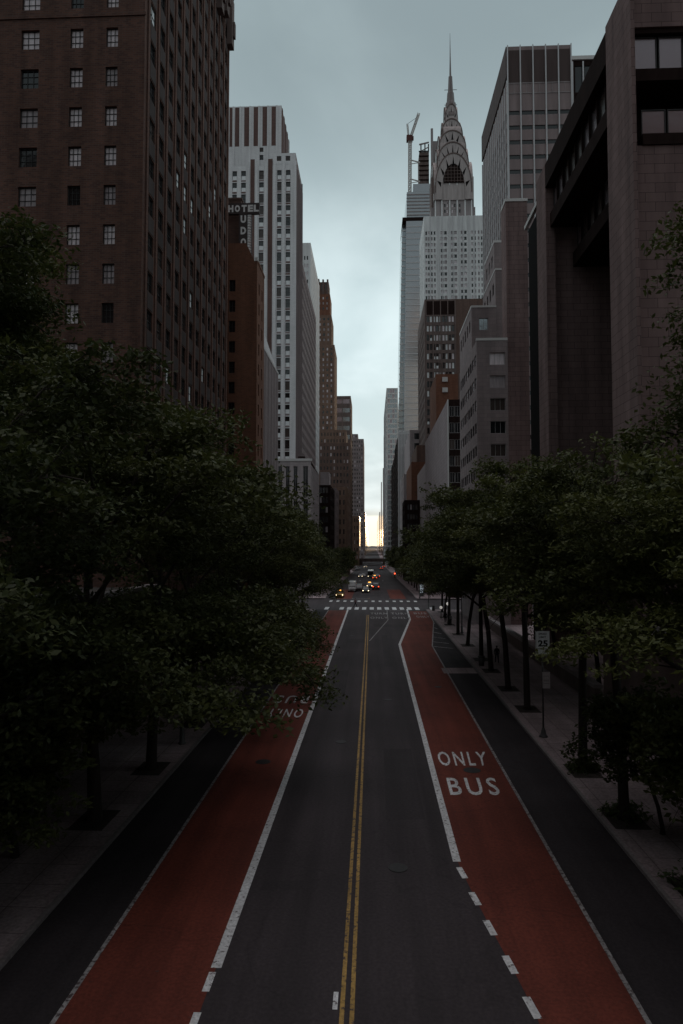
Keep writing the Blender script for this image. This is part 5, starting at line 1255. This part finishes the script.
def vehicle(kind, colour, pos, rz, label, group, head=True, tail=True, sign=False):
    """front faces local -y"""
    t = thing('parked_car' if kind == 'parked' else {'sedan': 'car', 'taxi': 'taxi', 'suv': 'car', 'van': 'van', 'bus': 'bus'}[kind], pos, label, {'sedan': 'car', 'taxi': 'taxi', 'suv': 'car', 'van': 'van', 'bus': 'bus'}[kind], group, rz)
    p = paint(*colour); bd = MB(); gl = MB()
    if kind in ('sedan', 'taxi'):
        Ln, hw, zs, zr = 4.8, .92, .86, 1.46
        bd.loft([ring(-2.38, .74, .34, .62, .08), ring(-2.25, .88, .26, .74), ring(-1.2, .92, .24, .88), ring(-.5, .93, .24, .93), ring(1.1, .93, .24, .95), ring(2.0, .9, .26, .95), ring(2.38, .8, .36, .82, .08)], p)
        gl.loft([ring(-1.0, .8, .9, .96, .02), ring(-.25, .8, .9, 1.38, .05, .86), ring(.9, .8, .9, 1.4, .05, .86), ring(1.75, .78, .9, 1.0, .02)], CARGL)
        bd.loft([ring(-.3, .70, 1.385, 1.43, .02), ring(.2, .70, 1.4, 1.475, .03), ring(.95, .70, 1.39, 1.44, .02)], p); ax = (-1.45, 1.4); wr = .33
        for yy_ in (-.32, .42, .95): bd.box(-.81, -.77, yy_ - .04, yy_ + .04, .9, 1.38, p); bd.box(.77, .81, yy_ - .04, yy_ + .04, .9, 1.38, p)
    elif kind == 'suv':
        Ln, hw, zs, zr = 5.0, .98, 1.05, 1.8
        bd.loft([ring(-2.48, .82, .4, .86, .1), ring(-2.35, .95, .32, 1.0), ring(-1.2, .98, .3, 1.1), ring(1.9, .98, .3, 1.12), ring(2.4, .96, .34, 1.1), ring(2.5, .9, .42, 1.0, .1)], p)
        gl.loft([ring(-1.15, .86, 1.06, 1.14, .02), ring(-.45, .86, 1.06, 1.72, .05, .88), ring(2.0, .86, 1.06, 1.74, .05, .88), ring(2.38, .86, 1.06, 1.2, .04)], CARGL)
        bd.loft([ring(-.5, .76, 1.72, 1.77, .02), ring(.4, .78, 1.74, 1.83, .03), ring(2.05, .77, 1.73, 1.8, .02)], p); ax = (-1.5, 1.5); wr = .38
        for yy_ in (-.5, .4, 1.25, 2.0): bd.box(-.88, -.82, yy_ - .05, yy_ + .05, 1.08, 1.72, p); bd.box(.82, .88, yy_ - .05, yy_ + .05, 1.08, 1.72, p)
    else:
        Ln = 6.4 if kind == 'van' else 12.0; e = Ln / 2; zt_ = 2.7 if kind == 'van' else 3.1; hw = 1.02 if kind == 'van' else 1.27
        if kind == 'van': bd.loft([ring(-e, .9, .4, 1.0, .1), ring(-e + .7, 1.0, .35, 1.25), ring(-e + 1.5, hw, .35, zt_ - .15, .12, .93), ring(e - .05, hw, .38, zt_, .12, .95), ring(e, hw - .06, .42, zt_ - .05, .12, .95)], p)
        else: bd.loft([ring(-e, hw - .05, .4, zt_ - .1, .15), ring(-e + .2, hw, .32, zt_, .15), ring(e - .1, hw, .34, zt_, .15), ring(e, hw - .05, .4, zt_ - .1, .15)], p)
        if kind == 'van':
            gl.loft([[(-.85, -e + .66, 1.27), (.85, -e + .66, 1.27), (.8, -e + 1.36, 2.2), (-.8, -e + 1.36, 2.2)], [(-.85, -e + .72, 1.24), (.85, -e + .72, 1.24), (.8, -e + 1.44, 2.2), (-.8, -e + 1.44, 2.2)]], CARGL)
            for s_ in (-1, 1): gl.box(s_ * 1.0, s_ * 1.03, -e + 1.6, -e + 2.5, 1.35, 2.1, CARGL)
        else:
            gl.box(-1.1, 1.1, -e - .04, -e + .02, 1.2, 2.6, CARGL)
            for s_ in (-1, 1):
                for q in range(6): gl.box(s_ * 1.25, s_ * 1.29, -e + 1 + 1.7 * q, -e + 2.5 + 1.7 * q, 1.3, 2.4, CARGL)
        ax = (-e + 1.2, e - 1.4); wr = .4
        hw = hw
    e = Ln / 2
    bd.build('body', t, world=False); gl.build('window', t, world=False)
    for s_ in (-1, 1):
        for a in ax:
            wm = MB(); wm.tube([(s_ * (hw - .2), a, wr), (s_ * (hw + .015), a, wr)], [wr, wr], TYRE, 16); wo = wm.build('wheel', t, world=False)
            rm = MB(); rm.tube([(s_ * (hw + .016), a, wr), (s_ * (hw + .03), a, wr)], [wr * .62, wr * .55], RIM, 12); rm.build('rim', wo, world=False)
        zl = {'sedan': .64, 'taxi': .64, 'suv': .84, 'van': .92, 'bus': .8}[kind]; yf = -e + (.02 if kind in ('van', 'bus') else .05)
        h = MB(); h.sphere((s_ * hw * .74, yf, zl), .11, HEAD if head else HEADOFF, 8, .8); h.build('headlight', t, world=False)
        b_ = MB(); b_.box(s_ * hw * .62, s_ * hw * .88, e - .09, e + .03, zl, zl + .2, TAIL if tail else mat('dull red lens', (.2, .02, .02), .3, .5)); b_.build('tail_light', t, world=False)
        m_ = MB(); m_.box(s_ * (hw - .02), s_ * (hw + .2), -e + 1.35, -e + 1.5, zl + .28, zl + .45, TRIM_); m_.build('wing_mirror', t, world=False)
    q = MB(); q.box(-.5, .5, -e - .03, -e + .06, .5, .68, TRIM_); q.build('grille', t, world=False)
    q = MB(); q.box(-.25, .25, e - .01, e + .02, .6, .74, PLATE); q.build('number_plate', t, world=False)
    if kind == 'taxi' or sign: q = MB(); q.box(-.35, .35, .1, .35, 1.475, 1.62, AMBER if kind == 'taxi' else PLATE); q.build('roof_light', t, world=False)
    return t
BLK, WHT, YLW, GRY, SLV = ('black', (.015, .015, .017)), ('white', (.38, .38, .38)), ('yellow', (.34, .17, .015)), ('grey', (.08, .08, .085)), ('silver', (.3, .3, .31))
def on(px, py): return Gs(px, py)
PI = math.pi; grp = 'vehicles coming towards the viewer'
vehicle('suv', BLK, on(298, 645), 0, 'black car with headlights on under the left street trees, nearest of all vehicles', grp)
vehicle('taxi', YLW, on(340, 597), 0, 'yellow taxi with amber glow waiting left of the crossing by the left treetops', grp)
vehicle('van', WHT, on(352.3, 591.5), 0, 'white boxy van in the left lane beyond the crossing', grp, False)
vehicle('suv', BLK, on(359.3, 591), 0, 'black car beside the white van beyond the crossing', grp, False)
vehicle('sedan', GRY, on(365.8, 592.5), 0, 'dark saloon with bright headlights nearest the far side of the crossing', grp)
vehicle('taxi', YLW, on(369.6, 587.5), 0, 'yellow taxi just behind the dark saloon with headlights', grp)
vehicle('suv', BLK, on(375.8, 589.5), PI, 'black car driving away in the middle lane beyond the crossing', 'vehicles driving away', True, True)
vehicle('sedan', SLV, on(360.6, 577.5), 0, 'silver car with small headlights far up the left lane', grp)
vehicle('sedan', WHT, on(363.6, 577.0), 0, 'white car far up the left lane beside the silver car', grp, False)
vehicle('bus', WHT, on(370.6, 577.5), 0, 'white bus with bright amber headlights far up the street', grp)
vehicle('taxi', YLW, on(374.7, 579.3), PI, 'yellow taxi with red tail lights far up the middle lane', 'vehicles driving away')
vehicle('sedan', GRY, on(377.8, 577.5), PI, 'grey car with red tail lights far up beside the yellow taxi', 'vehicles driving away')
vehicle('suv', BLK, on(381.5, 569.5), PI, 'dark car with red tail lights by the dark bridge on the right', 'vehicles driving away')
vehicle('sedan', BLK, on(383.5, 567.3), PI, 'small dark car with red tail lights nearly under the dark bridge', 'vehicles driving away')
vehicle('sedan', WHT, on(365.2, 567.5), 0, 'pale car with headlights just this side of the dark bridge', grp)
vehicle('van', GRY, on(357.2, 570.5), 0, 'grey van by the left kerb near the dark bridge', grp, False)

# ================================================================== people
SKIN = mat('skin', (.35, .22, .17), .6, .3); HAIR = mat('dark hair', (.02, .015, .012), .6, .3); SHOE = mat('dark shoes', (.02, .02, .02), .6, .3)
def person(pos, rz, label, top, legs, stride=.25, arm=.15, h=1.72, skirt=False):
    s = h / 1.72
    J = {'pel': (0, 0, .95), 'wst': (0, 0, 1.08), 'chs': (0, -.01, 1.32), 'nck': (0, -.01, 1.47), 'hd0': (0, -.03, 1.55), 'hd1': (0, -.03, 1.67)}
    Rr = {'pel': .15, 'wst': .13, 'chs': .15, 'nck': .058, 'hd0': .085, 'hd1': .078}
    E = [('pel', 'wst'), ('wst', 'chs'), ('chs', 'nck'), ('nck', 'hd0'), ('hd0', 'hd1')]
    for sd, sg_ in (('l', 1), ('r', -1)):
        f = stride * sg_
        J.update({'hip' + sd: (.1 * sg_, 0, .88), 'kne' + sd: (.1 * sg_, -f * .55 - .03, .49), 'ank' + sd: (.1 * sg_, -f + (.08 if f < 0 else 0), .09 + (.06 if f < 0 else 0)), 'toe' + sd: (.11 * sg_, -f - .15, .045),
                  'sho' + sd: (.19 * sg_, 0, 1.39), 'elb' + sd: (.25 * sg_, arm * sg_ * .6 + .03, 1.11), 'wri' + sd: (.25 * sg_, arm * sg_ - .06, .87), 'hnd' + sd: (.245 * sg_, arm * sg_ - .1, .77)})
        Rr.update({'hip' + sd: .1, 'kne' + sd: .066, 'ank' + sd: .045, 'toe' + sd: .04, 'sho' + sd: .07, 'elb' + sd: .048, 'wri' + sd: .034, 'hnd' + sd: .036})
        E += [('pel', 'hip' + sd), ('hip' + sd, 'kne' + sd), ('kne' + sd, 'ank' + sd), ('ank' + sd, 'toe' + sd), ('chs', 'sho' + sd), ('sho' + sd, 'elb' + sd), ('elb' + sd, 'wri' + sd), ('wri' + sd, 'hnd' + sd)]
    names = list(J); me = bpy.data.meshes.new('person'); me.from_pydata([J[n] for n in names], [(names.index(a), names.index(b_)) for a, b_ in E], [])
    ob = bpy.data.objects.new('person', me); COL.objects.link(ob)
    sk = ob.modifiers.new('skin', 'SKIN'); sk.use_smooth_shade = True
    for i, n in enumerate(names): me.skin_vertices[0].data[i].radius = (Rr[n], Rr[n] * (.8 if n in ('pel', 'wst', 'chs') else 1)); me.skin_vertices[0].data[i].use_root = (n == 'pel')
    sb = ob.modifiers.new('sub', 'SUBSURF'); sb.levels = 2; sb.render_levels = 2
    dg = bpy.context.evaluated_depsgraph_get(); m2 = bpy.data.meshes.new_from_object(ob.evaluated_get(dg)); bpy.data.objects.remove(ob); bpy.data.meshes.remove(me)
    m2.materials.clear()
    for m_ in (top, legs, SKIN, HAIR, SHOE): m2.materials.append(m_)
    for p in m2.polygons:
        c = p.center; z = c.z; arm_ = abs(c.x) > .2
        p.material_index = 4 if z < .12 else (2 if (arm_ and z < .86) else (1 if (z < .98 and not arm_) else (0 if z < 1.47 else (3 if (z > 1.64 or c.y > -.01) else 2)))); p.use_smooth = True
    o = bpy.data.objects.new('person', m2); COL.objects.link(o); o.location = pos; o.rotation_euler = (0, 0, rz); o.scale = (s, s, s)
    tag(o, label, 'person')
    # face and hair as children
    hm = MB(); hm.sphere((0, -.012, 1.655), .098, HAIR, 10, 1.0); hr = hm.build('hair', o, world=False)
    fm = MB(); fm.sphere((0, -.055, 1.60), .07, SKIN, 10, 1.25); fm.sphere((0, -.13, 1.595), .018, SKIN, 6)
    for e_ in (-.03, .03): fm.sphere((e_, -.118, 1.625), .011, HAIR, 6)
    fm.box(-.025, .025, -.122, -.112, 1.555, 1.562, mat('lips', (.2, .08, .07))); fm.build('face', o, world=False)
    return o
BLKC = mat('black cloth', (.018, .018, .02), .9, .1); NAVY = mat('dark blue cloth', (.03, .035, .05), .9, .1); REDC = mat('dark red cloth', (.09, .03, .03), .9, .1); GRYC = mat('grey cloth', (.12, .11, .11), .9, .1); PALEC = mat('pale cloth', (.4, .38, .36), .9, .1)
x, y, z = on(355.3, 607.5); person((x, y, .02), PI / 2, 'person in dark clothes walking over the crossing in mid stride', REDC, BLKC, .3)
x, y, z = on(497, 664.5); person((x, y, .15), PI, 'person in dark clothes walking on the right pavement between tree trunks', BLKC, NAVY, .22)
x, y, z = on(445.5, 624); person((x, y, .15), PI * .9, 'person in black standing by the kerb near the striped end of the right lane', BLKC, BLKC, .06, .05)
x, y, z = on(450.5, 626.5); person((x, y, .15), PI * 1.1, 'slim person in grey beside the person in black near the right kerb', GRYC, BLKC, .1, .05, 1.66)
x, y, z = on(430, 598.5); person((x, y, .15), -PI / 2, 'person in pale top waiting at the far right corner of the crossing', PALEC, BLKC, .05, .05)

# ================================================================== street furniture
POST = plaster('dark grey post metal', (.07, .065, .065), .2, 1, .5, .4); SIGNW = plaster('white sign sheet', (.85, .86, .86), .12, 2, .5, .4); INK = mat('black sign ink', (.015, .015, .015), .6, .3); SIGNP = plaster('pale sign sheet', (.55, .49, .49), .15, 2, .5, .4)
def flat_text(mb, txt, xa, xb, za, zb, y, m, bold=.02):
    text_into(mb, txt, lambda u, v: (xa + (xb - xa) * u, y, za + (zb - za) * v), m, 1.0, bold, 1.02)
x, y, z = on(543.5, 739); Dp = y
sp_ = thing('speed_limit_post', (x, y, .14), 'tall thin post on the right pavement carrying a white 25 speed limit sign', 'sign post')
mb = MB(); mb.tube([(0, 0, .55), (0, 0, 6.6)], [.055, .045], POST, 10); mb.build('pole', sp_, world=False)
mb = MB(); mb.tube([(0, 0, 0), (0, 0, .06), (0, 0, .1), (0, 0, .4), (0, 0, .56)], [.27, .27, .19, .13, .075], POST, 12); mb.build('base', sp_, world=False)
ppm = Dp / F * 1.0
def zz_(py): return uz(543, py, Dp) - .14
def xx_(px): return ux(px, 645, Dp) - x
mb = MB(); za, zb_, xa, xb = zz_(654), zz_(631), xx_(535.2), xx_(549.4); mb.box(xa, xb, -.09, -.07, za, zb_, SIGNW); s1 = mb.build('speed_limit_sign', sp_, world=False)
mb = MB(); h_ = zb_ - za; w_ = xb - xa
flat_text(mb, 'SPEED', xa + w_ * .22, xb - w_ * .22, za + h_ * .835, za + h_ * .925, -.093, INK); flat_text(mb, 'LIMIT', xa + w_ * .25, xb - w_ * .25, za + h_ * .70, za + h_ * .785, -.093, INK)
mb.build('lettering', s1, world=False); mb = MB()
flat_text(mb, '25', xa + w_ * .17, xb - w_ * .14, za + h_ * .33, za + h_ * .61, -.093, INK, .04)
mb.build('speed_number', s1, world=False); mb = MB()
mb.box(xa + w_ * .1, xb - w_ * .1, -.094, -.0905, za + h_ * .225, za + h_ * .245, INK)
for c in ((xa + .02, xa + .035), (xb - .035, xb - .02)): mb.box(c[0], c[1], -.0935, -.0905, za + .03, zb_ - .03, INK)
mb.build('border', s1, world=False)
mb = MB(); za2, zb2, xa2, xb2 = zz_(688), zz_(671.8), xx_(541.7), xx_(549.2); mb.box(xa2, xb2, -.085, -.068, za2, zb2, SIGNP); s2 = mb.build('regulation_sign', sp_, world=False)
mb = MB(); h2 = zb2 - za2
for f_ in (.74, .5, .44, .28): mb.box(xa2 + .06, xb2 - .06, -.088, -.0855, za2 + h2 * f_, za2 + h2 * (f_ + .02), GRYC)
mb.build('print', s2, world=False)
mb = MB(); mb.box(-.1, .1, -.068, -.056, za + .1, za + .14, POST); mb.box(-.1, .1, -.068, -.056, zb_ - .14, zb_ - .1, POST); mb.build('bracket', sp_, world=False)
# left post, half hidden by leaves
x, y, z = on(182, 746)
lp = thing('lamp_post', (x, y, .14), 'slim dark lamp post standing on the left pavement among the street trees', 'lamp post')
def lamppost(t, hgt=7.5, reach=2.2, sg_=1):
    mb = MB(); mb.tube([(0, 0, 0), (0, 0, .08), (0, 0, .12), (0, 0, .9), (0, 0, 1.0)], [.24, .24, .17, .13, .08], POST, 12); mb.build('base', t, world=False)
    mb = MB(); mb.tube([(0, 0, 1.0), (0, 0, hgt)], [.08, .055], POST, 10); mb.build('pole', t, world=False)
    mb = MB(); mb.tube([(0, 0, hgt - .05), (sg_ * reach * .3, 0, hgt + .5), (sg_ * reach * .7, 0, hgt + .68), (sg_ * reach, 0, hgt + .66)], [.05, .045, .04, .035], POST, 8); mb.build('arm', t, world=False)
    mb = MB(); mb.loft([[(sg_ * (reach + a), b_ * w_, hgt + .62 + c) for b_, c in ((-1, 0), (1, 0), (.8, .12), (-.8, .12))] for a, w_ in ((-.3, .08), (0, .14), (.35, .1))], POST); mb.build('lamp_head', t, world=False)
lamppost(lp)
for i, (px, py, sd, lb) in enumerate(((425.5, 609, -1, 'lamp post at the right end of the crossing on the near corner'), (462, 634, -1, 'lamp post between tree trunks of the right pavement, halfway to the crossing'))):
    x, y, z = on(px, py); t = thing('lamp_post', (max(x, 10.6), y, .14), 'slim dark ' + lb, 'lamp post'); lamppost(t, 7.8, 2.4, sd)
# globe lanterns near the crossing
GLOBE = mat('milky lamp globe', (.8, .8, .78), .3, .4, 0, (1.0, .95, .88), .25)
for i, (px, py, lb) in enumerate(((447.8, 603.7, 'globe lantern on a short post behind the right kerb near the crossing, brighter and higher'), (441, 607.5, 'globe lantern on a short post behind the right kerb, dimmer and nearer the crossing'))):
    D = 104 if i == 0 else 112; gx_, gz_ = ux(px, py, D), uz(px, py, D)
    t = thing('globe_lantern', (gx_, D, .14), lb, 'lamp', 'globe lanterns by the right kerb')
    mb = MB(); mb.tube([(0, 0, 0), (0, 0, .5), (0, 0, gz_ - .38)], [.12, .07, .05], POST, 8); mb.build('pole', t, world=False)
    mb = MB(); mb.sphere((0, 0, gz_ - .14), .24, GLOBE, 12); mb.build('globe', t, world=False)
# traffic lights at the crossing
REDL = mat('lit red signal', (.8, .05, .02), .3, .5, 0, (1.0, .08, .03), 3.5); LENS = mat('dark signal lens', (.03, .03, .03), .2, .5); SIGB = mat('dark yellow signal box', (.10, .065, .012), .6, .3); GRN = plaster('pale green street name sign', (.25, .33, .30), .1, 2, .5, .4)
def signal(D, px, py, polex, lb, name_sign=False, face=1):
    gx_, gz_ = ux(px, py, D), uz(px, py, D); gz0 = ground_z(D) + .14; hz = gz_ - gz0
    t = thing('traffic_light', (polex, D, gz0), lb, 'traffic light')
    dx_ = gx_ - polex
    mb = MB(); mb.tube([(0, 0, 0), (0, 0, .5), (0, 0, hz + 1.0)], [.16, .11, .08], POST, 10); mb.build('pole', t, world=False)
    mb = MB(); mb.tube([(0, 0, hz + .9), (dx_ * .5, 0, hz + 1.05), (dx_ * 1.05, 0, hz + 1.0)], [.07, .055, .045], POST, 8); mb.build('arm', t, world=False)
    mb = MB(); mb.box(dx_ - .2, dx_ + .2, -.14, .14, hz - 1.0, hz + .3, SIGB); o = mb.build('signal_head', t, world=False)
    for k in range(3):
        l = MB(); l.tube([(dx_, -.14, hz - .4 * k), (dx_, -.17, hz - .4 * k)], [.15, .15], REDL if k == 0 else LENS, 12); l.build('lens', o, world=False)
        v = MB(); v.tube([(dx_, -.141, hz + .17 - .4 * k), (dx_, -.34, hz + .15 - .4 * k)], [.04, .03], TRIM_, 6); v.build('visor', o, world=False)
    if name_sign:
        mb = MB(); xs_ = dx_ * .35; mb.box(xs_ - 1.0, xs_ + 1.0, -.03, .03, hz + .2, hz + .75, GRN); o = mb.build('street_name_sign', t, world=False)
        mb = MB(); flat_text(mb, '2 Av', xs_ - .55, xs_ + .55, hz + .33, hz + .63, -.033, SIGNW); mb.build('lettering', o, world=False)
signal(153.5, 394.8, 573.5, 10.6, 'traffic light on a mast arm over the right lanes beyond the crossing, glowing red', True)
# kiosk and litter bins near the far corner
KG = mat('lit kiosk panel', (.6, .65, .7), .3, .4, 0, (.75, .9, 1.0), .18)
x, y, z = on(421.5, 597); t = thing('street_kiosk', (x, y, .1), 'slim street kiosk with a pale lit panel on the far right corner', 'kiosk')
mb = MB(); mb.box(-.5, .5, -.2, .2, 0, 2.9, POST); mb.box(-.55, .55, -.24, .24, 2.903, 3.05, POST); mb.build('body', t, world=False)
mb = MB(); mb.box(-.4, .4, -.22, -.203, .9, 2.7, KG); mb.build('lit_panel', t, world=False)
for i, (px, py, lb) in enumerate(((481.5, 667, 'dark wire litter bin by the right kerb between street trees'), (433.5, 611.5, 'dark litter bin at the near right corner of the crossing'))):
    x, y, z = on(px, py); x = max(x, 10.5); t = thing('litter_bin', (x, y, .14), lb, 'litter bin')
    mb = MB(); mb.tube([(0, 0, 0), (0, 0, .85)], [.25, .32], POST, 12); mb.build('basket', t, world=False)
    mb = MB(); mb.tube([(0, 0, .853), (0, 0, .92)], [.34, .33], TRIM_, 12); mb.build('rim', t, world=False)
# scraps of paper and leaves along the kerbs
PAP = mat('paper scrap', (.45, .43, .42), .8, .2); i = 0
for px, py in ((150, 804), (154, 803), (198, 803), (109, 825), (562, 824), (583, 827), (527, 768), (511, 725), (640, 855)):
    x, y, z = on(px, py); q = MB(); a = random.random() * 3; w_ = random.uniform(.07, .13)
    q.obox((0, 0, .016), (w_ * math.cos(a), w_ * math.sin(a), .01), (-w_ * .6 * math.sin(a), w_ * .6 * math.cos(a), 0), (0, 0, .006), PAP)
    o = q.build('paper_scrap', origin=(x, y, .15 if abs(x) > 10 and x < 0 or x > 9.9 else .01)); o.location = (x, y, .15 if (x < -10.5 or x > 9.9) else .012)
    tag(o, 'small pale scrap of litter lying beside the kerb', 'litter', 'scraps of litter by the kerbs')

# ================================================================== the overpass underfoot
ov = thing('road_overpass', (0, -9, 0), 'stone overpass carrying the viewer above the street between the two raised terraces', 'bridge')
mb = MB(); mb.box(-19, 18, -17.5, -.5, 9.2, 10.35, M['brown_stone']); mb.build('deck', ov)
for yy_ in (-.85, -17.5): mb = MB(); mb.box(-19, 18, yy_, yy_ + .35, 10.352, 11.3, M['brown_stone']); mb.build('parapet', ov)
for xx in (-18.1, 16.2): mb = MB(); mb.box(xx, xx + 1.0, -17, -1, 0, 9.198, M['brown_stone']); mb.build('abutment', ov)
